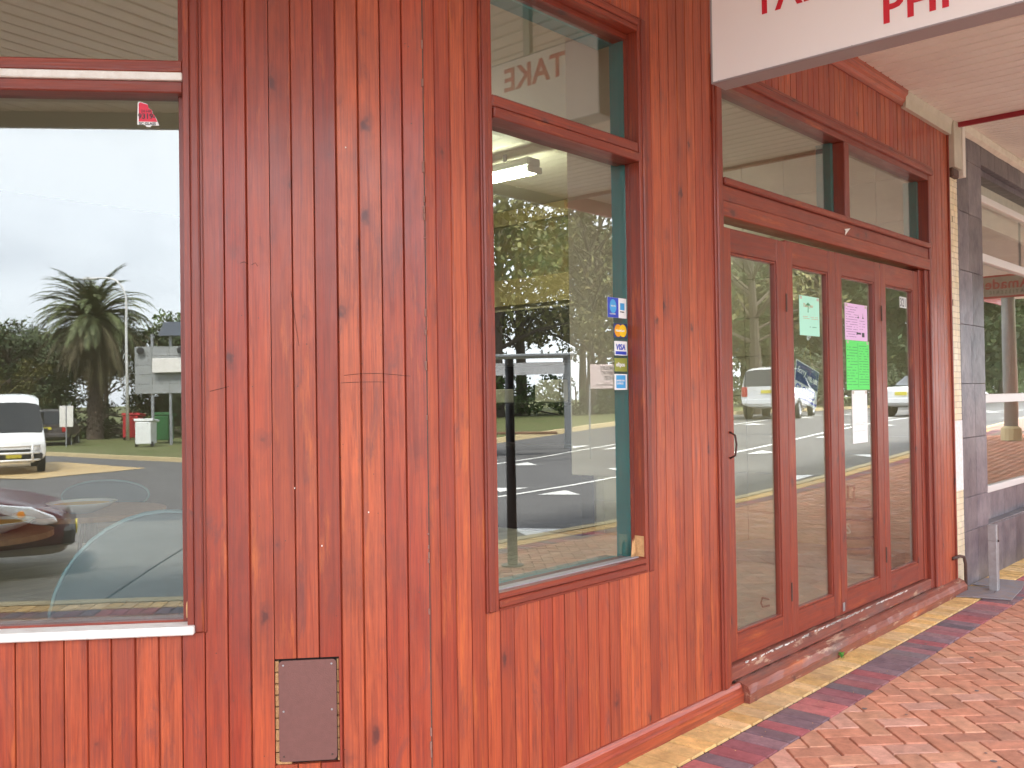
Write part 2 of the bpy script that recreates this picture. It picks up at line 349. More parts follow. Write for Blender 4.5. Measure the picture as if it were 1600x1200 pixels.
# ---- mouldings
def casing(par, x0, x1, z0, z1, w=.062, y=-.018, sides='lrbt'):
    """moulded architrave round an opening (outer edge x0..x1,z0..z1), one piece per side"""
    for side, a, b in (('l', x0, x0+w), ('r', x1-w, x1)):
        if side not in sides: continue
        q = MB(); i = b if side == 'l' else a; o = a if side == 'l' else b; s_ = 1 if side == 'l' else -1
        q.box(min(i, i-s_*.022), max(i, i-s_*.022), y*.55, .05, z0, z1, .0025)
        q.box(min(o+s_*.009, i-s_*.0235), max(o+s_*.009, i-s_*.0235), y, .01, z0+.001, z1-.001, .005)
        q.box(min(o, o+s_*.0085), max(o, o+s_*.0085), y*.55, .01, z0, z1, .002); q.build('casing', WFV, par)
    xi0, xi1 = x0+w+.0005, x1-w-.0005
    for side, zo, s_ in (('t', z1, -1), ('b', z0, 1)):
        if side not in sides: continue
        q = MB(); zi = zo+s_*w
        q.box(xi0, xi1, y*.55, .05, min(zi, zi-s_*.022), max(zi, zi-s_*.022), .0025)
        q.box(xi0, xi1, y, .01, min(zo+s_*.009, zi-s_*.0235), max(zo+s_*.009, zi-s_*.0235), .005)
        q.box(xi0, xi1, y*.55, .01, min(zo, zo+s_*.0085), max(zo, zo+s_*.0085), .002); q.build('casing', WFH, par)
# window in the splayed wall (A)
wa = empty('window', C0, TH, CB)
casing(wa, -3.4, -.716, .762, 3.3, .06, -.012, 'lr')
MB().box(-3.34, -.7765, .0505, .125, .70, .795).build('bottom_rail', WFH, wa)
r = MB(); r.box(-3.34, -.7765, -.002, .10, 2.568, 2.607, .004); r.box(-3.34, -.777, .004, .10, 2.503, 2.541, .004)
build_parts(r, 'transom_bar', WFH, wa)
MB().box(-3.34, -.7768, -.006, .10, 2.5412, 2.5675, .003).build('transom_strip', MT['white'], wa)
MB().box(-3.34, -.752, -.03, .05, .7605, .7885, .004).build('sill', MT['white'], wa)
MB().box(-.80, -.7765, .045, .115, .79, 3.3, .002).build('jamb', WFV, wa)
MB().box(-3.34, -.7775, .066, .069, .79, 2.52).build('pane', GL, wa); MB().box(-3.34, -.7775, .066, .069, 2.59, 3.28).build('pane', GLC, wa)
def splinter(base, mat_, par, seed, w=.02, h=.06):
    random.seed(seed); mb = MB(); x, y, z = base
    for k in range(7):
        px = x+random.uniform(-.5, .5)*w; hh = h*random.uniform(.5, 1); t = w*random.uniform(.2, .34)
        mb.add([(px-t, y, z), (px+t, y, z), (px+t*.7, y-.004, z+hh*.7), (px+random.uniform(-t, t), y-.001, z+hh), (px-t*.8, y-.003, z+hh*.6), (px, y-.007, z+hh*.3)],
               [(0, 1, 5), (1, 2, 5), (2, 3, 5), (3, 4, 5), (4, 0, 5)])
    return mb.build('splintered_wood', mat_, par)
splinter((-.779, .047, .795), MT['bare'], wa, 3, .018, .075)
# window beside the corner (B)
wb = empty('window', (0, 0, 0), 0, CB)
casing(wb, -1.80, -.75, .745, 3.135, .062, -.014)
j = MB(); j.box(-.8118, -.787, .0505, .0705, .79, 3.11, .001); j.box(-1.757, -1.7325, .0505, .128, .79, 3.11, .001); build_parts(j, 'jamb', WFV, wb)
j = MB(); j.box(-.8118, -.7875, .0715, .145, .79, 3.1); j.box(-1.757, -1.7325, .1285, .21, .79, 3.1); j.box(-1.732, -.8120, .1285, .21, 3.045, 3.1); j.box(-1.732, -.8120, .1285, .21, .76, .80); build_parts(j, 'inner_lining', MT['teal'], wb)
h = MB(); h.box(-1.732, -.812, .0505, .125, 3.05, 3.09, .002); h.box(-1.732, -.812, .0505, .125, .775, .806, .002); build_parts(h, 'rail', WFH, wb)
h = MB(); h.box(-1.731, -.8125, -.012, .12, 2.507, 2.545, .004); h.box(-1.731, -.8125, -.004, .12, 2.5455, 2.592, .006); build_parts(h, 'transom_bar', WFH, wb)
MB().box(-1.731, -.8125, .028, .066, .8065, .812, .001).build('glazing_strip', MT['signe'], wb)
MB().box(-1.7315, -.8122, .068, .071, .80, 2.52).build('pane', GLB, wb); MB().box(-1.7315, -.8122, .068, .071, 2.58, 3.06).build('pane', GLC, wb)
q = MB(); q.box(-.8128, -.8118, .003, .05, .812, .90, .0003)
q.build('bare_patch', MT['bare'], wb); splinter((-.83, .046, .812), MT['bare'], wb, 5, .03, .085)
# ---- doorway (C): frame, transom lights, lintel
df = empty('door_frame', (0, 0, 0), 0, CB)
v = MB(); v.box(-.19, -.172, -.012, .02, .095, 3.14, .003); v.box(-.1715, -.135, -.02, .02, .095, 3.14, .006); v.box(-.1345, -.082, .0, .12, .095, 3.06, .003)
v.box(-.0815, -.030, .030, .12, .17, 2.374, .003)
v.box(2.742, 2.80, .040, .12, .17, 2.372, .003); v.box(2.8005, 2.868, .015, .12, .10, 2.372, .003); v.box(2.8685, 2.905, .001, .12, .10, 3.06, .004)
build_parts(v, 'jamb', WFV, df)
v = MB(); v.box(1.392, 1.462, .004, .12, 2.565, 3.02, .004); v.build('mullion', WFV, df)
h = MB(); h.box(-.081, 2.868, .002, .12, 2.374, 2.452, .004); h.box(-.081, 2.868, .010, .12, 2.453, 2.528, .003); h.box(-.081, 2.868, -.012, .12, 2.529, 2.564, .006)
build_parts(h, 'lintel', WFH, df)
h = MB(); h.box(-.134, 2.868, .004, .12, 3.021, 3.061, .003); h.box(-.171, 2.93, -.016, .02, 3.0615, 3.10, .006); h.box(-.171, 2.93, -.008, .02, 3.1005, 3.125, .004)
build_parts(h, 'head', WFH, df)
v = MB(); v.box(-.03, -.0810, .06, .12, 2.565, 3.02, .002); v.build('transom_stop', WFV, df)
j = MB(); j.box(1.36, 1.3905, .0765, .17, 2.566, 3.019); j.box(2.835, 2.867, .0765, .17, 2.566, 3.019); build_parts(j, 'inner_lining', MT['teal'], df)
MB().box(-.08, 1.391, .072, .075, 2.56, 3.025).build('transom_pane', GLC, df); MB().box(1.463, 2.868, .072, .075, 2.56, 3.025).build('transom_pane', GLC, df)
chip = MB(); chip.add([(1.36, -.0005, 2.485), (1.45, -.001, 2.50), (1.40, -.006, 2.475), (1.365, -.001, 2.445), (1.38, .0, 2.475)], [(0, 4, 2), (4, 3, 2), (2, 1, 0)])
chip.build('bare_chip', MT['white'], df)
# doors
def make_door(x0, w, k):
    mb = MB(); x1 = x0+w-.003; ya, yb = .045, .085; z0, z1 = .178, (2.335, 2.345, 2.348, 2.352)[k]; sl, sr = .085, .10
    mb.box(x0, x0+sl, ya, yb, z0, z1, .002); mb.box(x1-sr, x1, ya, yb, z0, z1, .002)
    o = empty('door', (0, 0, 0), 0, CB); build_parts(mb, 'stile', WFV, o)
    h = MB(); h.box(x0+sl+.0005, x1-sr-.0005, ya+.001, yb, z0, .305, .002); h.box(x0+sl+.0005, x1-sr-.0005, ya+.001, yb, 2.215, z1, .002); build_parts(h, 'rail', WFH, o)
    b = MB(); t = .012
    b.box(x0+sl, x0+sl+t, ya+.006, yb-.004, .3055, 2.2145, .002); b.box(x1-sr-t, x1-sr, ya+.006, yb-.004, .3055, 2.2145, .002)
    b.box(x0+sl+t, x1-sr-t, ya+.006, yb-.004, .3055, .3175, .002); b.box(x0+sl+t, x1-sr-t, ya+.006, yb-.004, 2.2025, 2.2145, .002)
    build_parts(b, 'glazing_bead', WFV, o)
    MB().box(x0+sl+.003, x1-sr-.003, .068, .071, .309, 2.211).build('pane', GLC, o)
    return o
doors = [make_door(x, w, k) for k, (x, w) in enumerate([(-.026, .688), (.663, .66), (1.326, .71), (2.038, .70)])]
for k, (x, zs) in enumerate([(.6615, (2.0, .42)), (2.037, (2.02, .44))]):
    for z in zs: MB().tube([(x, .043, z-.05), (x, .043, z+.05)], .0055, 8).build('hinge', MT['iron'], doors[k*2])
MB().tube([(.016, .045, 1.315), (.010, .012, 1.30), (.006, .002, 1.255), (.010, .012, 1.20), (.016, .045, 1.185)], .005, 8).build('handle', MT['iron'], doors[0], smooth=True)
hk = MB(); hk.tube([(.505, .10, .40), (.47, .12, .41), (.455, .12, .385), (.47, .12, .36), (.51, .10, .365)], .005, 6); hk.build('bolt_hook', MT['iron'], doors[0], smooth=True)
lk = MB(); lk.box(1.335, 1.362, .041, .0455, .195, .245, .001); lk.box(1.343, 1.354, .038, .0412, .203, .222, .001); lk.build('floor_bolt', MT['metal'], doors[2])
# threshold: sill board, weathered timber, cornice, skirting
def wobble(x0, x1, n, prof, amp, seed):
    random.seed(seed); mb = MB(); v = []; m_ = len(prof)
    for i in range(n+1):
        x = x0+(x1-x0)*i/n
        for y, z in prof: v.append((x, y+random.uniform(-amp, amp), z+random.uniform(-amp, amp)*.6))
    f = [(i*m_+k, (i+1)*m_+k, (i+1)*m_+(k+1) % m_, i*m_+(k+1) % m_) for i in range(n) for k in range(m_)]
    f += [tuple(range(m_)), tuple(n*m_+k for k in range(m_))[::-1]]
    mb.add(v, f); return mb
th = MB(); th.box(-.08, 2.86, .018, .16, .10, .172, .004)
tho = th.build('threshold', WORN, CB)
wobble(-.02, 3.35, 60, [(-.055, 0), (-.062, .05), (-.045, .082), (-.005, .098), (.02, .099), (.02, 0)], .0035, 4).build('sill_timber', WORN, tho)
pf = MB(); random.seed(11)
for k in range(170):
    x = random.choice([random.uniform(.05, 1.5), random.uniform(1.2, 2.3)]); w = random.uniform(.004, .03); z = random.uniform(.166, .1722)
    pf.box(x, x+w, .0165, .018, z-random.uniform(.002, .009), z, 0)
pf.build('flaked_paint', MT['white'], tho)
sk = MB(); sk.sweep([(0, 0), (-.028, 0), (-.030, .052), (-.022, .060), (-.020, .078), (-.008, .096), (0, .098)], -2.05, -.024)
sko = sk.build('skirting', WH, CB)
sk = MB(); sk.sweep([(0, 0), (-.028, 0), (-.030, .052), (-.022, .060), (-.020, .078), (-.008, .096), (0, .098)], -6, 0.0); sk.build('skirting', WH, CB, loc=C0, rz=TH)
cn = MB(); pr = [(.0, 3.44), (-.012, 3.44), (-.016, 3.46), (-.03, 3.475), (-.034, 3.50), (-.05, 3.515), (-.052, CEIL+.02), (0, CEIL+.02)]
cn.sweep(pr, C0.x, 2.35); cn.build('cornice', WH, CB)
cn = MB(); cn.sweep(pr, -6, 0); cn.build('cornice', WH, CB, loc=C0, rz=TH)
cn = MB(); cn.sweep([(.0, 3.43), (-.03, 3.43), (-.035, 3.50), (-.05, CEIL+.02), (0, CEIL+.02)], 2.352, 3.30); cn.build('cornice', MT['cream'], CB)
MB().box(3.289, 3.306, -.012, .02, .10, 3.45, .003).build('edge_strip', WFV, CB)
# access plate
rnd_ = lambda x0, x1, z0, z1, r: [(x+r*cos(a), z+r*sin(a)) for x, z, a0 in ((x1-r, z1-r, 0), (x0+r, z1-r, pi/2), (x0+r, z0+r, pi), (x1-r, z0+r, 3*pi/2)) for a in [a0+pi/2*i/5 for i in range(6)]]
TOP = Matrix(((1,0,0,0),(0,0,1,0),(0,1,0,0),(0,0,0,1)))
ap = empty('access_hatch', C0, TH, CB)
MB().prism(rnd_(-.4925, -.3085, .335, .660, .014), -.004, .0, TOP).build('access_plate', MT['brown'], ap)
sb = MB(); random.seed(2)
for k in range(9):
    z = .325+k*.037
    sb.box(-.5055, -.4935, .0085, .0195, z+.0015, z+.035, .001); sb.box(-.3075, -.3015, .0085, .0195, z+.0015, z+.035, .001)
sb.box(-.50, -.455, .008, .0195, .3245, .333); build_parts(sb, 'bare_edge', MT['bare'], ap)
MB().box(-.507, -.3, .0197, .0204, .28, .672).build('hatch_recess', MT['gap'], ap)
for x in (-.478, -.324):
    for z in (.352, .497, .645):
        MB().lathe([(0, -.0022), (.0028, -.0018), (.0036, 0)], 10, M=Matrix.Translation((x, -.004, z))@Matrix.Rotation(-pi/2, 4, 'X')).build('screw', MT['iron'] if z < .4 else MT['metal'], ap)
# nails and small marks on the boards
nl = MB(); random.seed(8)
for k in range(40):
    s_, z = random.uniform(-.7, -.02), random.uniform(.3, 3.1)
    nl.lathe([(0, -.0009), (.0018, -.0005), (.0022, .0008)], 7, M=Matrix.Translation((s_, 0, z))@Matrix.Rotation(-pi/2, 4, 'X'))
build_parts(nl, 'nail_head', MT['iron'], CB, loc=C0, rz=TH)
wl = MB()
for s_, z in ((-.437, 1.215), (-.352, 1.025), (-.26, 2.33), (-.2, 1.13)): wl.box(s_, s_+.004, -.0022, .001, z, z+.005, .0008)
build_parts(wl, 'paint_speck', MT['white'], CB, loc=C0, rz=TH)
sc_ = MB(); random.seed(71)
def arc(pts, r=.0007):
    sc_.tube([(a, -.0012, b) for a, b in pts], r, 5)
arc([(-.272+.027*k, 1.582+.006*math.sin(k*.5)) for k in range(9)]); arc([(-.285+.03*k, 1.556+.004*math.sin(k*.4+.4)) for k in range(6)]); arc([(-.70+.012*k, 1.536+.003*k) for k in range(6)])
arc([(-.44+.004*k, 1.86-.03*k) for k in range(7)]); arc([(-.60, 1.95), (-.588, 1.955), (-.575, 1.948)]); arc([(-.565, 1.945), (-.552, 1.952), (-.545, 1.94)])
build_parts(sc_, 'scratch', MT['gap'], CB, loc=C0, rz=TH)
ch = MB()
for k in range(30):
    z = random.uniform(.1, 3.3); l = random.uniform(.004, .03); w = random.uniform(.0015, .0045)
    ch.box(C0.x-.006+random.uniform(-.002, .002), C0.x-.006+w, -.0028, .004, z, z+l, .0006)
ch.build('chipped_edge', mat('chipped_edge', (.26, .13, .10), .8), CB)
# interior shell
room = [(C0.x-6*cos(TH), -6*sin(TH)), (C0.x, .14), (3.25, .14), (3.25, 7), (-6.5, 7)]
MB().prism([(x+.0, y) for x, y in room], .0, .16).build('floor_slab', MT['floor'], CB)
fl = MB(); random.seed(5); y = .2
while y < 6.9:
    x = -6+random.random()
    while x < 3.2:
        l = random.uniform(1.2, 2.0); x1 = min(x+l, 3.24)
        if y > y_in(x)+.3: fl.box(x+.001, x1-.001, y, y+.097, .161, .168, .001)
        x += l
    y += .10
fl.build('floorboards', MT['floor'], CB)
MB().prism(room, 3.48, 3.53).build('ceiling', mat('cafe_ceiling', (.72, .68, .54), .7), CB)
pw = MB(); random.seed(6)
pw.box(3.268, 3.3, .14, 7, .15, 3.6)
for j in range(11):
    for i in range(18):
        y0 = .14+i*.385; z0 = .16+j*.333
        if z0 < 3.4: pw.box(3.25, 3.268, y0+.002, y0+.383, z0+.002, min(z0+.331, 3.48), .0015)
pw.build('party_wall', MT['tile'], CB)
bw = MB(); bw.box(-6.5, 3.25, 7.0, 7.1, .0, 3.6); bw.box(-6.6, -6.5, 4, 7, 0, 3.6); bw.build('back_wall', mat('dark_back_wall', (.13, .105, .085), .8, noise=(2, .5, (.08, .06, .05))), CB)
# roof and awning
aw = MB(); px = .125; xs = -8.0
while xs < 3.40:
    for a, b, za, zb in ((0, .098, 0, 0), (.098, .103, 0, .013), (.103, .120, .013, .013), (.120, .125, .013, 0)):
        p, q = xs+a, min(xs+b, 3.40)
        aw.add([(p, y_in(p), CEIL+za), (p, y_off(p, 3.66), CEIL+za), (q, y_off(q, 3.66), CEIL+zb), (q, y_in(q), CEIL+zb)], [(0, 3, 2, 1)], (.5, .5, .5))
    xs += px
awn = aw.build('awning_lining', MT['ceil'], CB)
def edge_strip(x0, x1, d0, d1, z0, z1, name, mt, par, zf=None):
    mb = MB(); n = int((x1-x0)/.25); v = []
    for i in range(n+1):
        x = x0+(x1-x0)*i/n; zz = zf(x) if zf else 0
        for d, z in ((d0, z0), (d1, z0), (d1, z1), (d0, z1)): v.append((x, y_off(x, d), z+zz))
    f = [(i*4+k, i*4+(k+1) % 4, i*4+4+(k+1) % 4, i*4+4+k) for i in range(n) for k in range(4)]
    mb.add(v, f); return mb.build(name, mt, par)
edge_strip(-8, 3.4, 3.661, 3.70, 3.43, 3.80, 'awning_fascia', MT['signe'], CB)
rf = MB(); n = 60
for i in range(n):
    p, q = -8+11.4*i/n, -8+11.4*(i+1)/n
    rf.add([(p, y_off(p, 3.69), 3.82), (q, y_off(q, 3.69), 3.82), (q, 9, 3.82), (p, 9, 3.82)], [(0, 1, 2, 3)])
rf.build('roof', MT['cream'], CB)
MB().box(3.402, 3.43, -3.7, .0, 3.505, 3.56, .003).build('awning_beam', mat('dark_red_paint', (.28, .015, .025), .5), CB)
MB().box(-8, 9, 8.9, 9.0, 0, 3.8).build('rear_wall', MT['inner'], CB)
# ------------------------------------------------------------------ hanging sign
hs = tag(empty('hanging_sign', (-.585, -.23, 2.845)), 'white box sign with grey edges and red capitals hanging between window and doors', 'sign')
SL = 2.3
MB().box(.012, .122, -SL, 0, 0, .395, .003).build('sign_box', MT['signe'], hs)
MB().box(0, .0115, -SL, 0, 0, .0065, .001).box(0, .0115, -SL, 0, .3885, .395, .001).box(0, .0115, -.008, 0, .007, .388, .001).box(0, .0115, -SL, -SL+.008, .007, .388, .001).build('sign_rim', MT['signe'], hs)
MB().box(.004, .0115, -SL+.008, -.008, .007, .388).build('sign_face', MT['signw'], hs)
RS = (pi/2, 0, -pi/2)
text('TAKE', .165, (.002, -.205, .238), RS, MT['red'], hs, bold=.0035, space=1.02)
text('PHI', .165, (.002, -.735, .060), RS, MT['red'], hs, bold=.0035, space=1.05)
for y in (-.035, -.62, -1.2): MB().lathe([(0, -.002), (.0035, -.0015), (.0045, 0)], 8, M=Matrix.Translation((-.0004, y, .0035))@Matrix.Rotation(-pi/2, 4, 'Y')).build('rivet', MT['metal'], hs)
for y in (-.5, -1.9): MB().box(.055, .085, y-.02, y+.02, .395, .70).build('hanger', MT['metal'], hs)
# ------------------------------------------------------------------ stickers and papers on the glass
def card(name, x0, x1, z0, z1, mt, label, cat, y=.0672, tilt=0, group=None, t=.0006):
    cx, cz = (x0+x1)/2, (z0+z1)/2
    o = MB().box(-(x1-x0)/2, (x1-x0)/2, -t, 0, -(z1-z0)/2, (z1-z0)/2).build(name, mt); o.location = (cx, y, cz); o.rotation_euler = (0, tilt, 0)
    return tag(o, label, cat, group)
def patch(par, name, x0, x1, z0, z1, mt, y=-.0011): return MB().box(x0, x1, y, y+.0004, z0, z1).build(name, mt, par)
g = 'payment stickers on the window beside the corner'
s1 = card('card_sticker', -.961, -.823, 1.836, 1.922, MT['bowl'], 'topmost payment sticker, half dark blue with an oval stamp, half white', 'sticker', group=g)
patch(s1, 'blue_half', -.0685, .010, -.0425, .0425, MT['sblue']); ov = MB()
ov.prism([(.024*cos(a)-.03, .030*sin(a)+.005) for a in [2*pi*i/24 for i in range(24)]], -.0016, -.0012, TOP); ov.build('oval_stamp', MT['cyan'], s1)
patch(s1, 'blue_square', .022, .055, -.008, .022, MT['cyan']); text('WE DO', .010, (-.046, -.0018, .003), FB, MT['bowl'], s1); text('VALID HERE', .008, (-.056, -.0016, -.03), FB, MT['bowl'], s1); text('AUSTRALIA', .006, (.020, -.0016, -.018), FB, MT['ink'], s1)
s2 = card('card_sticker', -.918, -.822, 1.752, 1.812, MT['navy'], 'payment sticker with two overlapping yellow and orange discs on dark blue', 'sticker', group=g)
for dx, mt, yy in ((-.017, 'orange', -.0012), (.017, 'yel', -.0014)):
    MB().prism([(.027*cos(a)+dx, .027*sin(a)) for a in [2*pi*i/24 for i in range(24)]], yy-.0003, yy, TOP).build('disc', MT[mt], s2)
patch(s2, 'name_band', -.040, .040, -.006, .006, MT['yel'], -.0019); text('MasterCard', .013, (-.036, -.0022, -.004), FB, MT['bowl'], s2, bold=.0003)
s3 = card('card_sticker', -.915, -.822, 1.676, 1.737, MT['bowl'], 'white payment sticker with dark blue capitals over a blue bar', 'sticker', group=g)
patch(s3, 'blue_bar', -.040, .040, -.027, -.013, MT['sblue']); text('VISA', .034, (-.037, -.0014, -.006), FB, MT['sblue'], s3, bold=.0008, shear=.15)
s4 = card('card_sticker', -.917, -.824, 1.607, 1.664, MT['olive'], 'olive green payment sticker with small white lower-case letters', 'sticker', group=g)
text('eftpos', .026, (-.036, -.0014, -.007), FB, MT['bowl'], s4, bold=.0004)
s5 = card('card_sticker', -.919, -.826, 1.528, 1.596, MT['bowl'], 'lowest payment sticker, white with a bright blue square', 'sticker', group=g)
patch(s5, 'blue_square', -.034, .034, -.027, .029, MT['cyan']); text('AMERICAN', .0115, (-.032, -.0018, .002), FB, MT['bowl'], s5); text('EXPRESS', .0125, (-.030, -.0018, -.011), FB, MT['bowl'], s5)
# red torn sticker on window A
rs = MB(); poly = [(-.034, .040), (-.028, .045), (-.002, .036), (.0, .024), (.012, .016), (.014, .004), (.022, -.004), (.034, -.034), (.010, -.034), (.006, -.040), (-.008, -.038), (-.010, -.033), (-.036, -.032)]
rs.prism(poly, -.0006, 0, TOP); ro = rs.build('torn_sticker', MT['bowl']); P = C0+dA*(-.90)-nA*.0655; ro.location = (P.x, P.y, 2.447); ro.rotation_euler = (0, 0, TH)
tag(ro, 'torn red glazier sticker with black numbers at the top of the left window', 'sticker')
MB().prism([(x*.9-.0, z*.88+.002) for x, z in poly[:7]]+[(.028, -.022), (-.031, -.022)], -.0009, -.0007, TOP).build('red_field', MT['sred'], ro)
text('24 HRS', .013, (-.024, -.0012, .008), FB, MT['ink'], ro); text('9319-', .024, (-.033, -.0012, -.012), FB, MT['ink'], ro, bold=.0006); text('SC GLASS', .0125, (-.03, -.0012, -.0325), FB, MT['ink'], ro, bold=.0003)
# papers on the doors (in front of the inner face of each pane)
def scribble(par, x0, x1, z0, z1, n, mt, seed, t=.0032):
    random.seed(seed); mb = MB()
    for k in range(n):
        z = z1-(z1-z0)*(k+.5)/n; x = x0
        while x < x1-.004:
            w = random.uniform(.006, .022); 
            if random.random() < .78: mb.box(x, min(x+w, x1), -.0010, -.0007, z-t/2, z+t/2)
            x += w+.004
    return mb.build('printed_lines', mt, par)
PY = .0675
p1 = card('paper_notice', .872, 1.135, 1.833, 2.060, MT['mint'], 'mint green notice with faint drawing taped inside the second door', 'paper notice', PY)
text('Thank you', .030, (-.085, -.001, .05), FB, MT['inko'], p1, shear=.2); scribble(p1, -.10, .11, -.02, .0, 2, MT['inko'], 1); scribble(p1, .0, .09, -.07, -.055, 1, MT['inkg'], 9)
tr = MB(); tr.tube([(-.02, -.001, .02), (-.018, -.001, .06)], .002, 5)
for a in range(7): w = pi*a/6; tr.tube([(-.018, -.001, .06), (-.018+.02*cos(w), -.001, .062+.014*sin(w)), (-.018+.03*cos(w), -.001, .058+.008*sin(w))], .0015, 4)
tr.build('palm_drawing', MT['inkg'], p1)
p2 = card('menu_page', 1.503, 1.855, 1.829, 2.058, MT['pink'], 'pink menu page with two small black drawings, above the green page', 'menu page', PY)
scribble(p2, -.16, .02, -.10, .10, 13, MT['inkp'], 2); scribble(p2, .05, .14, -.05, .02, 4, MT['inkp'], 3); patch(p2, 'black_bar', .0, .07, -.075, -.063, MT['ink']); patch(p2, 'black_block', .085, .125, -.09, -.062, MT['ink'])
for x, hgt in ((.03, .022), (.105, .034)):
    MB().prism([(x-.012, .028), (x+.014, .028), (x+.012, .034), (x+.003, .036), (x+.001, .03+hgt), (x-.003, .036), (x-.01, .034)], -.0012, -.0008, TOP).build('small_drawing', MT['ink'], p2)
p3 = card('menu_page', 1.512, 1.855+.02, 1.520, 1.828, MT['green'], 'bright green printed menu page on the third door', 'menu page', PY)
scribble(p3, -.17, -.01, -.13, .12, 14, MT['inkg'], 4); scribble(p3, .02, .165, -.13, .13, 16, MT['inkg'], 5); patch(p3, 'fold_line', -.001, .001, -.14, .14, MT['inkg'])
p4 = card('paper_slip', 1.588, 1.828, 1.185, 1.516, MT['paper'], 'long blank white paper slip below the green menu page', 'paper slip', PY)
scribble(p4, -.09, .08, -.055, -.035, 2, MT['inkg'], 6, .001); scribble(p4, -.09, .08, -.095, -.085, 1, MT['inkg'], 7, .001)
p5 = card('house_number', 2.437, 2.565, 2.085, 2.160, MT['bowl'], 'small white house number sticker reading 321 on the fourth door', 'house number', PY)
for k, ch in enumerate('321'): text(ch, .082, (-.058+k*.041, -.0014, -.028), FB, MT['ink'], p5, bold=.001, sx=.72)
patch(p5, 'divider', -.0235, -.0215, -.036, .036, MT['ink']); patch(p5, 'divider', .0185, .0205, -.036, .036, MT['ink'])
for par, w_, h_ in ((p1, .13, .113), (p2, .175, .114), (p3, .18, .154), (p4, .12, .165)):
    for sx in (-1, 1): MB().box(sx*w_*.86-.014, sx*w_*.86+.014, -.0016, -.0012, h_-.02, h_-.004).build('tape', MT['cream'], par)
# hanging sorry sign, inside the second door
oc = tag(empty('closed_sign', (.985, .084, 1.565)), 'tilted navy blue card sign hung on string inside the second door', 'hanging sign')
oc.rotation_euler = (0, radians(14), 0)
MB().box(-.155, .155, 0, .003, -.125, .10, .001).build('sign_card', MT['bowl'], oc)
MB().box(-.147, .147, -.0014, -.0004, -.02, .092).build('navy_field', MT['navy'], oc); MB().box(-.147, .147, -.0014, -.0004, -.117, -.024).build('white_field', MT['bowl'], oc)
text('Sorry', .055, (-.135, -.002, .030), FB, MT['bowl'], oc, bold=.0006, shear=.35, sx=.9); text('WE ARE', .038, (.0, -.002, .015), FB, MT['bowl'], oc, bold=.0014)
text('CLOSED', .075, (-.14, -.002, -.085), FB, MT['sblue'], oc, bold=.001, sx=.95); MB().box(-.147, .147, -.0018, -.0015, -.112, -.098).build('blue_stripe', MT['sblue'], oc)
st = MB(); st.tube([(-.09, 0, .095), (-.05, -.004, .19), (-.03, -.006, .245)], .0022, 5); st.tube([(.05, 0, .095), (.0, -.004, .17), (-.03, -.006, .245)], .0022, 5); st.tube([(.075, 0, .095), (.02, -.004, .15), (-.01, -.006, .20)], .002, 5); st.build('string', MT['string'], oc)
MB().lathe([(.0, -.012), (.006, -.012), (.009, -.004), (.022, 0)], 16, M=Matrix.Translation((-.035, -.002, .26))@Matrix.Rotation(-pi/2, 4, 'X')).build('suction_cup', MT['bowl'], oc)
# ------------------------------------------------------------------ inside the cafe
la = tag(empty('ceiling_light', (1.5, 2.55, 3.30)), 'lit fluorescent ceiling light inside the narrow window', 'ceiling light')
MB().box(-.075, .075, 0, 1.25, .03, .10, .01).build('light_housing', MT['bowl'], la)
MB().sweep([(-.07, .028), (-.066, .0), (-.045, -.018), (.045, -.018), (.066, 0), (.07, .028)], .02, 1.23, M=Matrix.Rotation(pi/2, 4, 'Z')).build('diffuser', MT['light'], la)
MB().box(-.08, .08, -.012, .0195, -.02, .03, .004).build('end_cap', MT['bowl'], la)
MB().box(-.008, .008, .3, .33, .10, .18).build('hanger', MT['metal'], la)
tag(MB().box(-.55, -.10, .22, .60, 1.12, 3.47, .003).build('wall_cupboard', MT['plaster']), 'tall beige boxed cupboard just inside the narrow window', 'cupboard')
mbd = tag(empty('menu_board', (3.22, 4.3, 2.4)), 'green menu board with ochre bands on the inner wall, seen through the narrow window', 'menu board')
MB().box(0, .025, -1.0, 1.4, .35, .91).build('green_panel', MT['greenp'], mbd); MB().box(-.03, .03, -1.05, 1.45, .915, 1.07).build('top_band', MT['ochre'], mbd); MB().box(-.03, .03, -1.05, 1.45, .07, .345).build('lower_band', MT['ochre'], mbd)
sh = tag(empty('kitchen_shelf', (3.0, 4.3, .17)), 'dark kitchen shelving below the menu board', 'shelving')
b = MB(); b.box(0, .2, -1.0, 1.4, 0, 2.22); b.build('shelf_back', MT['dark'], sh)
for z in (.85, 1.25, 1.65): MB().box(-.25, -.001, -1.0, 1.4, z, z+.03).build('shelf', MT['dark'], sh)
bx = MB(); bx.box(-.2, -.05, -.9, -.6, 1.28, 1.5, .01); bx.box(-.2, -.05, -.2, 0, 1.28, 1.42, .01); bx.box(-.2, -.05, .4, .7, 1.68, 1.9, .01); tag(bx.build('storage_box', MT['cream'], sh))
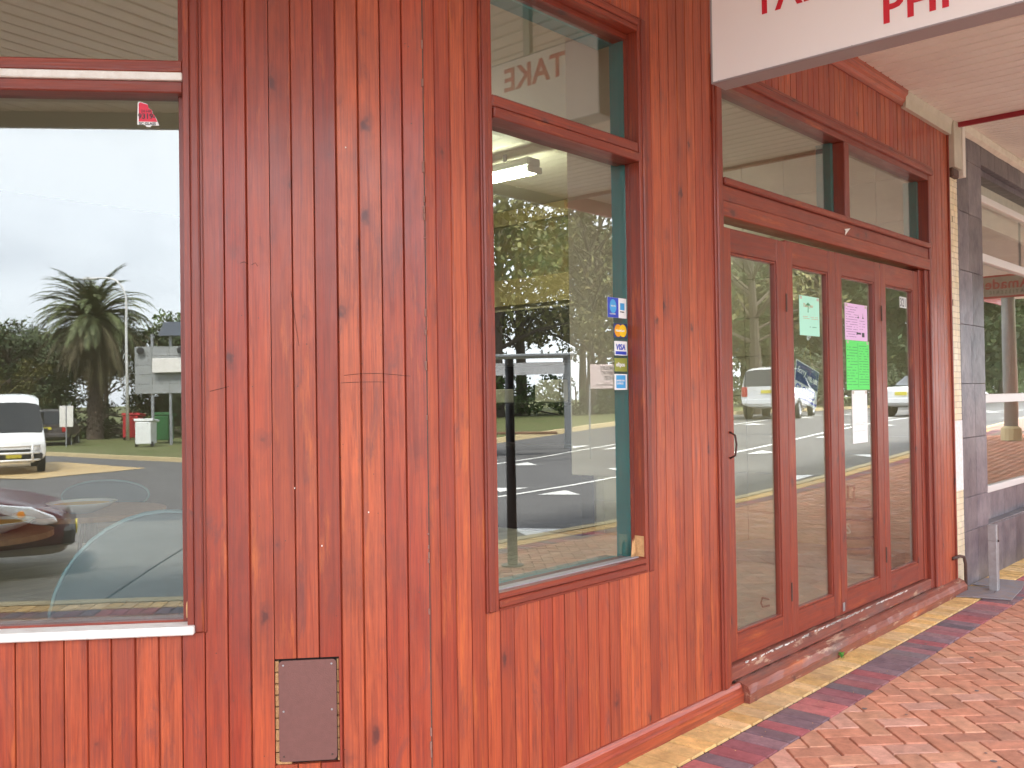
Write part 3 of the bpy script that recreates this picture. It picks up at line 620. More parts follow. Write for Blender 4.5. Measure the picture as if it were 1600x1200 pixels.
# barrel on a low step by the tiled wall
lst = tag(MB().box(2.7, 3.24, .35, 1.6, .17, .27, .004).build('low_step', MT['floor']), 'low timber step against the tiled inner wall behind the doors', 'step')
ba = tag(empty('barrel', (2.98, .66, .27)), 'small wooden barrel with handle and pale letter inside the third door', 'barrel')
pr = [(0, 0), (.15, 0), (.165, .05), (.19, .15), (.197, .24), (.19, .33), (.165, .43), (.15, .48), (.135, .48), (.135, .465), (0, .465)]
MB().lathe(pr, 28).build('barrel_body', MT['oak'], ba, smooth=True)
for r_, z in ((.169, .06), (.1935, .16), (.1935, .32), (.169, .42)): MB().lathe([(r_, z-.012), (r_+.004, z-.012), (r_+.004, z+.012), (r_, z+.012)], 28).build('hoop', MT['iron'], ba, smooth=True)
MB().tube([(-.08, -.06, .47), (-.08, -.06, .58), (-.05, -.05, .61), (.05, .05, .61), (.08, .06, .58), (.08, .06, .47)], .012, 8).build('handle', MT['oak'], ba, smooth=True)
text('S', .13, (-.185, -.02, .20), (pi/2, 0, -pi/2-.35), MT['cream'], ba, bold=.003, ex=.004); ba.scale = (.85, .85, .85)
# dining things behind the left window
def px_ray(x, y):
    return (fw+rr*((x-800)/FPX)-uu*((y-600)/FPX))
def at_px(x, y, z):
    d = px_ray(x, y); t = (z-CAM.z)/d.z; return CAM+d*t
FLZ = .168
def make_chair(label, P, rz, rw=.27, rh=.095, zc=.73):
    t = tag(empty('dining_chair', (P[0], P[1], FLZ), rz), label, 'chair', 'chairs behind the left window')
    prof = [(rw*cos(a), zc+rh*sin(a)) for a in [2*pi*i/36 for i in range(36)]]
    MB().prism(prof, -.02, .012, Matrix(((1,0,0,0),(0,0,1,.2),(0,1,0,0),(0,0,0,1)))).build('backrest', MT['blue'], t, mods=[('BEVEL', dict(width=.01, segments=3))], smooth=True)
    MB().tube([(x, .195, z) for x, z in prof]+[(prof[0][0], .195, prof[0][1])], .011, 8).build('piping', MT['rimb'], t, smooth=True)
    MB().prism([(.22*cos(a)*(1 if abs(cos(a)) < .8 else .97), .21*sin(a)) for a in [2*pi*i/28 for i in range(28)]], .41, .47).build('seat', MT['blue'], t, mods=[('BEVEL', dict(width=.015, segments=3))], smooth=True)
    for x in (-.17, .17):
        MB().tube([(x, -.15, .42), (x*1.1, -.18, 0)], .014, 8).build('leg', MT['dark'], t); MB().tube([(x*.8, .2, .6), (x, .17, .42), (x*1.1, .21, 0)], .014, 8).build('leg', MT['dark'], t)
    return t
P = at_px(178, 769, .90); c1 = make_chair('pale blue oval-backed chair behind the dishes in the left window', (P.x, P.y), radians(140))
P = at_px(40, 822, .75)
def make_table(label, P, z):
    t = tag(empty('dining_table', (P[0], P[1], FLZ)), label, 'table', 'tables behind the left window'); h = z-FLZ
    MB().prism([(.42*cos(a), .42*sin(a)) for a in [2*pi*i/40 for i in range(40)]], h-.03, h).build('table_top', MT['oak'], t); MB().tube([(0, 0, .02), (0, 0, h-.03)], .035, 12).build('pedestal', MT['dark'], t)
    MB().lathe([(0, .03), (.2, .02), (.22, 0), (0, 0)], 20).build('base', MT['dark'], t); return t
def make_bowl(label, P, r=.2):
    t = tag(empty('serving_bowl', P), label, 'bowl', 'dishes behind the left window')
    MB().lathe([(r*.35, .0), (r*.4, .005), (r*.8, .035), (r, .06), (r*1.01, .063), (r*.97, .062), (r*.75, .04), (r*.3, .015), (0, .012)], 36).build('bowl_body', MT['bowl'], t, smooth=True)
    MB().lathe([(0, .046), (r*.4, .052), (r*.82, .050)], 24).build('bowl_food', MT['gold'], t, smooth=True); return t
Q = at_px(128, 785, .93); make_table('round dining table with a white dish behind the left window', (Q.x+.1, Q.y+.1), .93-.06)
make_bowl('white dish with gold rim standing near the blue chair', (Q.x, Q.y, .872), .19)
Q = at_px(-12, 815, .90); make_table('round dining table at the edge of the left window', (Q.x-.1, Q.y+.1), .90-.06)
make_bowl('white and gold dish at the far left edge of the window', (Q.x, Q.y, .842), .2)
Q = at_px(262, 960, .66); c2 = make_chair('nearest pale blue chair behind the bottom of the left window', (Q.x, Q.y), radians(150), .40, .42, .50)
# ------------------------------------------------------------------ tiled pillar, box, pipe, post, slate patch
tp = tag(empty('tiled_pillar', (3.307, 0, 0)), 'narrow pillar of small cream mosaic tiles between the timber front and the slate front', 'pillar')
MB().box(.0, .196, .002, .10, 0, 3.19).build('pillar_core', MT['grout'], tp)
mz = MB(); random.seed(12); z = .012
while z < 3.17:
    for i in range(7):
        if random.random() < .995: mz.box(.001+i*.028, .0265+i*.028, -.003, .0018, z, z+.043, .0008)
    z += .0455
mz.build('mosaic_tiles', MT['mosaic'], tp)
rp = MB(); rp.box(.001, .196, -.0042, -.0033, .75, 1.28); rp.build('whitewashed_patch', mat('whitewash', (.80, .78, .80), .7, noise=(40, .8, (.70, .60, .50))), tp)
bb = tag(empty('gutter_box', (3.307, 0, 3.19)), 'cream timber boxing at the top of the tiled pillar', 'boxing')
MB().box(0, .17, -.05, .05, 0, .35, .004).build('box_body', MT['cream'], bb); MB().box(.1705, .235, -.06, .05, -.05, .35, .004).build('box_trim', mat('white_trim', (.7, .64, .58), .6), bb)
MB().box(.01, .15, -.035, .05, -.07, -.001, .01).build('rotten_end', MT['iron'], bb)
cp = MB(); cp.tube([(3.20, -.006, .262), (3.29, -.03, .272), (3.335, -.045, .262), (3.352, -.05, .21), (3.355, -.05, .01)], .012, 10)
tag(cp.build('conduit_pipe', MT['iron'], smooth=True), 'dark bent pipe running into the paving at the foot of the pillar', 'pipe')
sp_ = tag(empty('steel_post', (3.47, -.215, .012)), 'short galvanised steel stub post with a slot standing on the slate patch', 'post')
MB().box(-.030, .030, -.030, .030, 0, .37, .003).box(-.030, .012, -.030, .030, .3705, .49, .003).build('post_body', MT['metal'], sp_); MB().box(.0125, .028, -.028, .028, .3705, .48, .001).build('slot_lining', MT['iron'], sp_); MB().lathe([(.0, .0), (.009, 0), (.009, .008), (0, .008)], 8, M=Matrix.Translation((-.0, -.031, .37))@Matrix.Rotation(pi/2, 4, 'X')).build('bolt', MT['iron'], sp_)
sl_ = MB(); random.seed(14)
sl_.prism([(3.08, -.06), (3.30, -.028), (3.52, -.016), (3.60, -.20), (3.36, -.24), (3.13, -.15)], .006, .013); sl_.prism([(3.135, -.155), (3.36, -.245), (3.61, -.205), (3.62, -.36), (3.20, -.40)], .006, .014); sl_.prism([(3.61, -.02), (3.95, -.02), (3.98, -.30), (3.63, -.36)], .006, .012)
tag(sl_.build('slate_patch', mat('slate_paving', (.20, .20, .23), .6, noise=(14, .8, (.28, .19, .15)), var=.12, bump=(40, .5))), 'patch of broken blue-grey slate set in the paving below the pillar', 'paving patch')
wd = MB(); random.seed(15)
for k in range(16):
    a = random.uniform(0, 2*pi); l = random.uniform(.015, .035); h_ = random.uniform(.008, .04); c_, s_ = cos(a), sin(a); w = .006
    wd.add([(0, 0, 0), (c_*l*.6-s_*w, s_*l*.6+c_*w, h_), (c_*l, s_*l, h_*.9), (c_*l*.6+s_*w, s_*l*.6-c_*w, h_)], [(0, 1, 2, 3)])
wo = wd.build('weed', mat('weed_leaf', (.10, .30, .05), .6, var=.3)); wo.location = (1.02, -.075, .004); tag(wo, 'tiny green weed growing out of the gap below the doors', 'weed')
lt = MB(); random.seed(16)
for k in range(260):
    x = random.uniform(-.8, 3.3); y = -.075-abs(random.gauss(0, .05)) if random.random() < .7 else random.uniform(-1.2, -.1); s_ = random.uniform(.002, .006)
    lt.add([(x-s_, y, .0065), (x, y-s_*.6, .009), (x+s_, y, .007), (x, y+s_*.7, .010)], [(0, 1, 2, 3)])
tag(lt.build('litter', MT['bare']), None, None, None, 'stuff'); bpy.data.objects['litter']['label'] = 'dry leaf crumbs and grit scattered along the foot of the shopfront'; bpy.data.objects['litter']['category'] = 'litter'
gm = MB(); random.seed(17)
for k in range(34):
    x, y = random.uniform(-.6, 3.4), random.uniform(-2.2, -.25); r = random.uniform(.006, .016); n = 9
    gm.add([(x+r*random.uniform(.7, 1.1)*cos(2*pi*i/n), y+r*random.uniform(.7, 1.1)*sin(2*pi*i/n), .0042) for i in range(n)], [tuple(range(n))])
tag(gm.build('gum_spots', mat('old_gum', (.16, .12, .11), .9)), 'old flattened gum spots scattered over the brick paving', 'gum', None, 'stuff')
# ------------------------------------------------------------------ neighbouring shop
NB = tag(empty('neighbour_shop', (3.505, 0, 0)), 'neighbouring shop faced in dark slate tiles with a large aluminium window', 'building')
sn = MB(); random.seed(20)
z = 0; rows = [.42, .26, .46, .42, .46, .42, .46, .42, .24]
for hgt in rows:
    xs_ = [0.002, .27, .62] if random.random() < .5 else [.002, .33, .62]
    for p, q in zip(xs_[:-1], xs_[1:]): sn.box(p+.001, q-.001, -.004, .05, z+.0015, min(z+hgt-.0015, 3.56), .002)
    z += hgt
pass
x = .621
while x < 5.5:
    sn.box(x, x+.398, -.004, .30, 3.352, 3.56, .002); sn.box(x, x+.398, -.004, .05, .0, .40, .002); sn.box(x, x+.398, .085, .12, .402, .64, .002); x += .40
sn.build('slate_facing', MT['stone'], NB)
MB().box(5.62, 16, .0, .2, 0, 3.6).build('side_wall', MT['cream'], NB)
MB().box(.621, 5.6, -.002, .084, .4005, .418, .003).build('ledge', MT['stone'], NB)
MB().box(.70, 5.6, .051, .2, 3.30, 3.351).build('header', MT['stone'], NB); MB().box(.0, .62, .051, .30, 0, 3.5).build('pier_core', MT['stone'], NB)
wn = empty('window', (0, 0, 0), 0, NB)
f_ = MB(); f_.box(.622, 5.6, .07, .13, .642, .70, .004); f_.box(.622, 5.6, .07, .13, 3.10, 3.16, .004); f_.box(.622, 5.6, .062, .13, 2.59, 2.66, .004); f_.box(.622, 5.6, .066, .13, 1.40, 1.475, .004); f_.box(.621, .66, .075, .13, .70, 3.10, .003)
f_.build('window_frame', MT['alu'], wn)
MB().box(.70, 5.6, .095, .098, .69, 3.11).build('pane', GL, wn); MB().box(.70, 5.6, .16, .2, 2.95, 3.3).build('blind', MT['cream'], wn)
i_ = MB(); i_.box(.3, 6, 4, 4.1, 0, 3.6); i_.box(6, 6.1, .2, 4, 0, 3.6); i_.box(.3, 6, .2, 4, 3.5, 3.55); i_.box(.3, 6, .2, 4, 0, .2); i_.build('shop_interior', MT['inner'], NB)
na = MB(); xs = 3.432-3.545
while xs < 16.0:
    for a, b, za, zb in ((0, .055, 0, 0), (.055, .058, 0, .008), (.058, .067, .008, .008), (.067, .070, .008, 0)):
        na.add([(xs+a, 0, 3.585+za), (xs+a, -3.6, 3.585+za), (xs+b, -3.6, 3.585+zb), (xs+b, 0, 3.585+zb)], [(0, 3, 2, 1)], (.5, .5, .5))
    xs += .07
na.build('awning_lining', MT['ceil'], NB); MB().box(-.11, 16, -3.66, -3.62, 3.45, 3.8).build('awning_fascia', MT['red'], NB); MB().box(-.11, 16, -3.66, 9, 3.81, 3.84).build('roof', MT['cream'], NB)
random.seed(21); wobble(.02, 5.6, 40, [(-.005, 3.50), (-.04, 3.52), (-.045, 3.57), (-.03, 3.60), (-.005, 3.60)], .004, 22).build('cornice', mat('old_cream_paint', (.72, .64, .54), .6, noise=(14, .5, (.5, .42, .33))), NB)
sg = tag(empty('hanging_sign', (8.0, -.33, 2.60)), 'cream hanging shop sign with red borders, reflected in the neighbouring window', 'sign')
MB().box(0, .06, -.86, 0, 0, .27, .002).build('sign_box', MT['cream'], sg); MB().box(-.002, .0, -.86, 0, 0, .02).box(-.002, 0, -.86, 0, .25, .27).build('red_border', MT['red'], sg)
text('Amadeus', .165, (-.003, -.04, .11), RS, MT['red'], sg, bold=.002, space=1.05); text('PATISSERIE', .06, (-.003, -.06, .045), RS, MT['ink'], sg, space=1.5)
for y in (-.15, -.7): MB().box(.02, .04, y-.01, y+.01, .27, 1.0).build('hanger', MT['metal'], sg)
MB().box(8.0-3.545-.5, 6, -.02, .0, 3.586, 3.7).build('awning_batten', MT['cream'], NB)
# ------------------------------------------------------------------ footpath of clay pavers
BRK = {'y': [(.76, .48, .19), (.80, .53, .23), (.70, .45, .19), (.76, .52, .26)], 'd': [(.24, .155, .175), (.34, .13, .145), (.40, .13, .14), (.52, .17, .165), (.21, .16, .18), (.32, .145, .16), (.29, .17, .185)], 'r': [(.54, .235, .15), (.60, .27, .175), (.50, .22, .145), (.57, .285, .185), (.53, .25, .165), (.60, .32, .24)]}
def brick_mat():
    M = bpy.data.materials.new('clay_paver'); M.use_nodes = True; nt = M.node_tree; N = nt.nodes.new; L = nt.links.new; b = nt.nodes['Principled BSDF']
    at = N('ShaderNodeAttribute'); at.attribute_name = 'rnd'; tc = N('ShaderNodeTexCoord')
    n = N('ShaderNodeTexNoise'); n.inputs['Scale'].default_value = 14; n.inputs['Detail'].default_value = 9; n.inputs['Roughness'].default_value = .7; L(tc.outputs['Object'], n.inputs['Vector'])
    mr = N('ShaderNodeMapRange'); mr.inputs[1].default_value = .3; mr.inputs[2].default_value = .7; mr.inputs[3].default_value = .66; mr.inputs[4].default_value = 1.18; L(n.outputs['Fac'], mr.inputs[0])
    mu = N('ShaderNodeVectorMath'); mu.operation = 'SCALE'; L(at.outputs['Vector'], mu.inputs[0]); L(mr.outputs[0], mu.inputs['Scale'])
    n2 = N('ShaderNodeTexNoise'); n2.inputs['Scale'].default_value = 2.1; n2.inputs['Detail'].default_value = 6; L(tc.outputs['Object'], n2.inputs['Vector'])
    m2 = N('ShaderNodeMapRange'); m2.inputs[1].default_value = .5; m2.inputs[2].default_value = .75; m2.inputs[4].default_value = .35; L(n2.outputs['Fac'], m2.inputs[0])
    mx = N('ShaderNodeMix'); mx.data_type = 'RGBA'; L(m2.outputs[0], mx.inputs['Factor']); L(mu.outputs[0], mx.inputs['A']); mx.inputs['B'].default_value = (.30, .22, .19, 1)
    L(mx.outputs['Result'], b.inputs['Base Color']); b.inputs['Roughness'].default_value = .85; b.inputs['Specular IOR Level'].default_value = .15
    bp = N('ShaderNodeBump'); bp.inputs['Strength'].default_value = .5; bp.inputs['Distance'].default_value = .003; n3 = N('ShaderNodeTexNoise'); n3.inputs['Scale'].default_value = 160; n3.inputs['Detail'].default_value = 4
    L(tc.outputs['Object'], n3.inputs['Vector']); L(n3.outputs['Fac'], bp.inputs['Height']); L(bp.outputs[0], b.inputs['Normal']); return M
fz = lambda x: max(0., gz(x)+.15) if x > 6 else 0.
bm_ = brick_mat(); fp = MB(); random.seed(30)
def clip(poly, a, b, c):      # keep a*x+b*y <= c
    out = []
    for i, p in enumerate(poly):
        q = poly[(i+1) % len(poly)]; dp_, dq = a*p[0]+b*p[1]-c, a*q[0]+b*q[1]-c
        if dp_ <= 0: out.append(p)
        if dp_*dq < 0: t = dp_/(dp_-dq); out.append((p[0]+(q[0]-p[0])*t, p[1]+(q[1]-p[1])*t))
    return out
def cut_brick(cx, cy, l, w, ang, c, planes):
    l = l/2-.003; w = w/2-.003; ca, sa = cos(ang), sin(ang)
    P = [(cx+p*ca-q*sa, cy+p*sa+q*ca) for p, q in ((-l, -w), (l, -w), (l, w), (-l, w))]
    for a, b, k in planes: P = clip(P, a, b, k) if P else P
    if len(P) < 3 or abs(sum(P[i][0]*P[(i+1) % len(P)][1]-P[(i+1) % len(P)][0]*P[i][1] for i in range(len(P))))/2 < .0004: return
    mx_, my_ = sum(p[0] for p in P)/len(P), sum(p[1] for p in P)/len(P); n = len(P); z = random.uniform(-.001, .001)
    k = random.uniform(.9, 1.1); z += fz(cx)
    v = [(x, y, -.0105+fz(cx)) for x, y in P]+[(x+(mx_-x)*.05, y+(my_-y)*.05, z) for x, y in P]
    fp.add(v, [tuple(range(n, 2*n))]+[(i, (i+1) % n, n+(i+1) % n, n+i) for i in range(n)], tuple(x*k for x in c))
def brk(cx, cy, l, w, ang, c):
    r = .003; l = l/2-r; w = w/2-r; b = .004; dz = random.uniform(-.0015, .0015)+fz(cx); ca, sa = cos(ang), sin(ang); tx, ty = random.uniform(-.004, .004), random.uniform(-.004, .004)
    v = []
    for (p, q, z) in ((-l, -w, -.0105), (l, -w, -.0105), (l, w, -.0105), (-l, w, -.0105), (-l+b, -w+b, 0), (l-b, -w+b, 0), (l-b, w-b, 0), (-l+b, w-b, 0)):
        v.append((cx+p*ca-q*sa, cy+p*sa+q*ca, z+dz+p*tx+q*ty))
    k = random.uniform(.88, 1.12); c = tuple(x*k for x in c)
    fp.add(v, [(4, 5, 6, 7), (0, 1, 5, 4), (1, 2, 6, 5), (2, 3, 7, 6), (3, 0, 4, 7)], c)
XE = 20
def pick(t): return random.choice(BRK[t])
KB = 4.40
def kerb_y(x): return y_off(x, KB, .8)
x = C0.x-.3
while x < XE:
    if x > C0.x-.02: brk(x+.05, -.10, .21, .1, pi/2, pick('y')); brk(x+.05, -.325, .225, .1, pi/2+random.uniform(-.01, .01), pick('d'))
    x += .105
for d0, t in ((.10, 'y'), (.325, 'd')):
    s_ = .05
    while s_ < 5:
        P = C0-dA*s_+nA*d0
        if not (P.y < 0 and P.x > C0.x): brk(P.x, P.y, .21, .1, TH+pi/2, pick(t))
        s_ += .105
    x = -2.9
x = -9.0
while x < XE:
    y = kerb_y(x); sl2 = (kerb_y(x+.05)-kerb_y(x-.05))/.1; an = math.atan(sl2); st_ = .105*cos(an)
    nx, ny = -sin(an), cos(an)
    if y < y_in(x)-1:
        brk(x+nx*.27, y+ny*.27, .21, .1, an+pi/2, pick('y')); brk(x+nx*.49, y+ny*.49, .21, .1, an+pi/2, pick('d'))
    x += st_
u_ = .105
for i in range(-95, 175):
    for j in range(-150, 110):
        c = (i-j) % 4
        if c == 0: a, b, l, w = i+1, j+.5, 2, 1
        elif c == 3: a, b, l, w = i+.5, j+1, 1, 2
        else: continue
        X_ = (a*cos(pi/4)-b*sin(pi/4))*u_; Y_ = (a*sin(pi/4)+b*cos(pi/4))*u_
        if X_ > XE-.1 or X_ < -8.5 or Y_ > 0: continue
        sl3 = (kerb_y(X_+.05)-kerb_y(X_-.05))/.1; nn = math.sqrt(1+sl3*sl3); ko = kerb_y(X_)+.605*nn
        inB = -.44; inA = lambda q: (C0.x-q)*TAN-.44/cos(TH)
        planes = [(0, 1, inB)] if X_ > C0.x-.17 else [(TAN, 1, C0.x*TAN-.44/cos(TH))]
        top = inB if X_ > C0.x-.17 else inA(X_)
        if Y_ > top+.12 or Y_ < ko-.12: continue
        planes.append((sl3, -1, sl3*X_-ko))
        if Y_ < top-.12 and Y_ > ko+.12: brk(X_, Y_, l*u_, w*u_, pi/4, pick('r'))
        else: cut_brick(X_, Y_, l*u_, w*u_, pi/4, pick('r'), planes)
fpo = fp.build('footpath', bm_); tag(fpo, None, None, None, 'structure')
def strip_sheet(name, mt, x0, x1, ylo, yhi, dx, z=0, zf=gz, kind='structure'):
    mb = MB(); n = max(1, int((x1-x0)/dx)); v = []
    for i in range(n+1):
        x = x0+(x1-x0)*i/n
        for yy in (ylo, yhi): v.append((x, yy(x) if callable(yy) else yy, zf(x)+z))
    mb.add(v, [(i*2, i*2+2, i*2+3, i*2+1) for i in range(n)], (.5, .5, .5)); return tag(mb.build(name, mt), None, None, None, kind)
strip_sheet('pavement_bed', mat('joint_sand', (.07, .045, .035), .95, noise=(20, .7, (.16, .11, .08))), -9, 60, kerb_y, lambda x: y_in(x), .25, -.010, fz)
k_ = edge_strip(-12, 60, KB-.13, KB+.02, -.16, .0, 'kerb', MT['kerb'], None, fz); tag(k_, None, None, None, 'structure')
# far pavers of the footpath beyond the modelled ones keep the same colour
strip_sheet('far_footpath', mat('distant_pavers', (.30, .17, .13), .8, noise=(9, .5, (.22, .13, .10))), XE-.3, 60, lambda x: kerb_y(x)+.15, 0, .5, -.001, fz)
# ------------------------------------------------------------------ road, markings, verge
def far_y(x): return -16.2 if abs(x) > 80 else -16.2+.6*math.sin(x*.05+1.2)-.6
strip_sheet('road', MT['asphalt'], -90, 90, -19, kerb_y, .5)
mb = MB().box(-700, 700, -700, 500, -1.2, -1.0); tag(mb.build('ground', MT['grass']), None, None, None, 'structure')
strip_sheet('grass_verge', MT['grass'], -120, 120, -130, far_y, 2, .13)
strip_sheet('footway_ground', MT['conc'], -90, -8.9, lambda x: 0, 60, 2, .0)
kk = MB(); n = 160; v = []
for i in range(n+1):
    x = -90+180*i/n
    for dy, z in ((.16, -.02), (.14, .135), (-.02, .14), (-.02, -.02)): v.append((x, far_y(x)+dy, gz(x)+z))
kk.add(v, [(i*4+k, i*4+4+k, i*4+4+(k+1) % 4, i*4+(k+1) % 4) for i in range(n) for k in range(4)]); tag(kk.build('far_kerb', MT['kerb']), None, None, None, 'structure')
def ground_poly(mb, pts, z=.004):
    xs_ = [p[0] for p in pts]; mb.add([(x, y, gz(x)+z) for x, y in pts], [tuple(range(len(pts)))])
rm = MB()
def seg(x0, y0, x1, y1, w, z=.006):
    n = max(1, int(hypot(x1-x0, y1-y0)/1.0)); d = Vector((x1-x0, y1-y0)).normalized(); nx, ny = -d.y*w/2, d.x*w/2
    for i in range(n):
        a, b = i/n, (i+1)/n; p = (x0+(x1-x0)*a, y0+(y1-y0)*a); q = (x0+(x1-x0)*b, y0+(y1-y0)*b)
        ground_poly(rm, [(p[0]-nx, p[1]-ny), (q[0]-nx, q[1]-ny), (q[0]+nx, q[1]+ny), (p[0]+nx, p[1]+ny)], z)
seg(4, -8.3, 45, -8.3, .12); seg(4, -12.4, 45, -12.2, .12)
for k in range(12):
    x = 4.3+k*3.6
    for y, s_ in ((-5.0, -1), (-7.9, 1), (-8.75, -1), (-11.9, 1), (-12.8, -1)):
        ground_poly(rm, [(x, y), (x+.75, y), (x+.37, y+s_*.62)][::(-1 if s_ < 0 else 1)], .009)
rmo = rm.build('road_markings', MT['line']); tag(rmo, None, None, None, 'structure')
ym = MB(); ground_poly(ym, [(-25.4, -14.4), (-31, -14.9), (-36, -12.2), (-31, -9.4), (-24.2, -10.4)][::-1], .012); tag(ym.build('painted_median', MT['yline']), None, None, None, 'structure')
ap_ = MB(); random.seed(33)
for a in range(-5, 7):
    for b in range(3):
        s0, s1, d0, d1 = -a*2.6-2.6+.01, -a*2.6-.01, 4.45+b*2.2, 4.45+b*2.2+2.19
        pts = [C0+dA*s0+nA*d0, C0+dA*s1+nA*d0, C0+dA*s1+nA*d1, C0+dA*s0+nA*d1]
        if all(p.y < kerb_y(p.x)-.05 for p in pts) and all(p.x < -3 for p in pts): c = random.random(); ap_.add([(p.x, p.y, gz(p.x)+.014) for p in pts], [(0, 3, 2, 1)], (c, c, c))
if ap_.v: tag(ap_.build('concrete_apron', MT['conc']), None, None, None, 'structure')
# ------------------------------------------------------------------ vehicles
def make_car(name, label, cat, st, paint, P, heading, group=None, wr=.33, axles=(.8, 3.4), rear_light=True, bull=False, plate=None):
    """st: stations (x from rear, z bottom, z belt, z roof, half width belt, half width roof)"""
    t = tag(empty(name, P, heading), label, cat, group); rows = []
    for x, zb, zl, zr, wb_, wf in st:
        gl = zr > zl+.08
        rows.append([(x, 0, zb), (x, wb_*.82, zb), (x, wb_*.98, zb+.14), (x, wb_, zb+(zl-zb)*.55), (x, wb_*.96, zl)] + ([(x, wf*1.02, zr-.10), (x, wf*.88, zr-.015), (x, 0, zr)] if gl else [(x, wb_*.93, zl+(zr-zl)*.4), (x, wb_*.8, zr), (x, 0, zr+.01)]))
    body, win = MB(), MB(); m_ = len(rows[0])
    def put(mb, q): mb.add(q, [(0, 1, 2, 3)], (.5, .5, .5)); mb.add([(a, -b, c) for a, b, c in q], [(3, 2, 1, 0)], (.5, .5, .5))
    for i in range(len(st)-1):
        A_, B_ = rows[i], rows[i+1]; ga = st[i][3] > st[i][2]+.08; gb = st[i+1][3] > st[i+1][2]+.08
        for k in range(m_-1):
            q = [A_[k], B_[k], B_[k+1], A_[k+1]]
            side = k == 4 and ga and gb and st[i+1][0]-st[i][0] > .2
            screen = k in (5, 6) and (ga != gb) or (k == 4 and ga != gb and False)
            scr2 = k in (5, 6) and abs(st[i+1][3]-st[i][3]) > .28
            put(win if (side or screen or scr2) else body, q)
    for row, sg_ in ((rows[0], 1), (rows[-1], -1)):
        f = [p for p in row]+[(a, -b, c) for a, b, c in row[::-1][1:-1]]
        body.add(f, [tuple(range(len(f)))[::sg_]], (.5, .5, .5))
    def weld(mb, nm, mt):
        o = mb.build(nm, mt, t, smooth=True, mods=[('WELD', dict(merge_threshold=.002)), ('SUBSURF', dict(levels=2, render_levels=2))]); return o
    bo = weld(body, 'car_body', paint); weld(win, 'windows', MT['cglass'])
    Lx = st[-1][0]; hw = max(s_[4] for s_ in st); zb = st[0][1]; zl = st[-1][3]
    for ax_ in axles:
        for sy in (-1, 1):
            M = Matrix.Translation((ax_, sy*(hw-.10), wr))@Matrix.Rotation(pi/2, 4, 'X')
            w = MB().lathe([(wr*.6, -.1), (wr*.93, -.1), (wr, -.07), (wr, .07), (wr*.93, .1), (wr*.6, .1)], 28, M=M).build('wheel', MT['rubber'], t, smooth=True)
            rm_ = MB(); rm_.lathe([(0, sy*-.085), (wr*.2, sy*-.09), (wr*.55, sy*-.07), (wr*.62, sy*-.098)], 24, M=M); rm_.build('rim', MT['rim'], w)
    for sy in (-1, 1):
        if st is SEDst:
            q = MB().prism([(3.62, .775), (3.80, .80), (4.10, .755), (4.30, .66), (4.33, .60), (4.20, .575), (4.05, .60), (3.85, .68)], sy*.60, sy*.825, Matrix(((1,0,0,0),(0,0,1,0),(0,1,0,0),(0,0,0,1)))).build('headlight', MT['lamp'], t, mods=[('BEVEL', dict(width=.02, segments=3))], smooth=True)
            MB().lathe([(0, 0), (.035, .0), (.03, .012), (0, .016)], 14, M=Matrix.Translation((4.02, sy*.822, .69))@Matrix.Rotation(-sy*pi/2, 4, 'X')).build('indicator', MT['amber'], q)
        else: MB().box(Lx-.30, Lx-.03, sy*hw*.62-.17, sy*hw*.62+.17, zl-.20, zl-.04, .03).build('headlight', MT['lamp'], t, smooth=False)
        MB().box(-.015, .12, sy*hw*.80-.10, sy*hw*.80+.10, st[0][2]-.30, st[0][2]+.04, .02).build('tail_light', MT['tail'], t)
        mxo = 0 if st is VANst else -.55
        MB().box(axles[1]+.05+mxo, axles[1]+.22+mxo, sy*(hw+.02)-.06, sy*(hw+.02)+.06, st[0][2]+.0, st[0][2]+.13, .03).build('door_mirror', MT['blackp'], t)
    MB().box(-.03, .1, -hw*.9, hw*.9, zb+.05, zb+.24, .03).build('rear_bumper', MT['blackp'] if cat != 'car' else paint, t)
    MB().box(Lx-.1, Lx+.03, -hw*.85, hw*.85, zb-.02, zb+.16, .03).build('front_bumper', MT['blackp'], t)
    MB().box(Lx-.02, Lx+.012, -.42, .42, zl-.20, zl-.08, .01).build('grille', MT['blackp'], t)
    MB().box(-.045, -.031, -.19, .19, st[0][2]-.18, st[0][2]-.07, .002).build('number_plate', plate or MT['plate'], t)
    MB().box(Lx+.032, Lx+.045, -.19, .19, zb+.03, zb+.14, .002).build('number_plate', plate or MT['plate'], t)
    if bull:
        b = MB(); 
        for z in (.42, .62, .82): b.tube([(Lx+.02, -hw*.75, z), (Lx+.14, -hw*.5, z), (Lx+.14, hw*.5, z), (Lx+.02, hw*.75, z)], .035, 8)
        for y in (-.45, .45): b.tube([(Lx+.14, y, .35), (Lx+.14, y, .86)], .035, 8)
        b.build('bull_bar', MT['alu'], t, smooth=True)
    return t
SUVst = [(0, .45, 1.05, 1.10, .85, .7), (.05, .42, 1.05, 1.68, .88, .68), (.35, .35, 1.05, 1.77, .90, .70), (1.5, .32, 1.04, 1.80, .91, .72), (2.6, .32, 1.02, 1.76, .91, .71), (2.95, .32, 1.01, 1.62, .91, .69), (3.5, .33, 1.0, 1.06, .90, .8), (4.4, .36, .95, .98, .87, .75), (4.65, .42, .80, .82, .80, .7)]
SEDst = [(0, .38, .88, .93, .80, .7), (.25, .32, .92, .98, .84, .7), (.65, .28, .92, 1.02, .86, .7), (1.25, .25, .90, 1.38, .87, .60), (2.0, .25, .89, 1.44, .87, .62), (2.6, .25, .88, 1.38, .87, .61), (3.3, .26, .88, .94, .86, .7), (4.0, .25, .78, .80, .85, .72), (4.32, .24, .68, .70, .82, .64), (4.44, .28, .58, .60, .72, .55)]
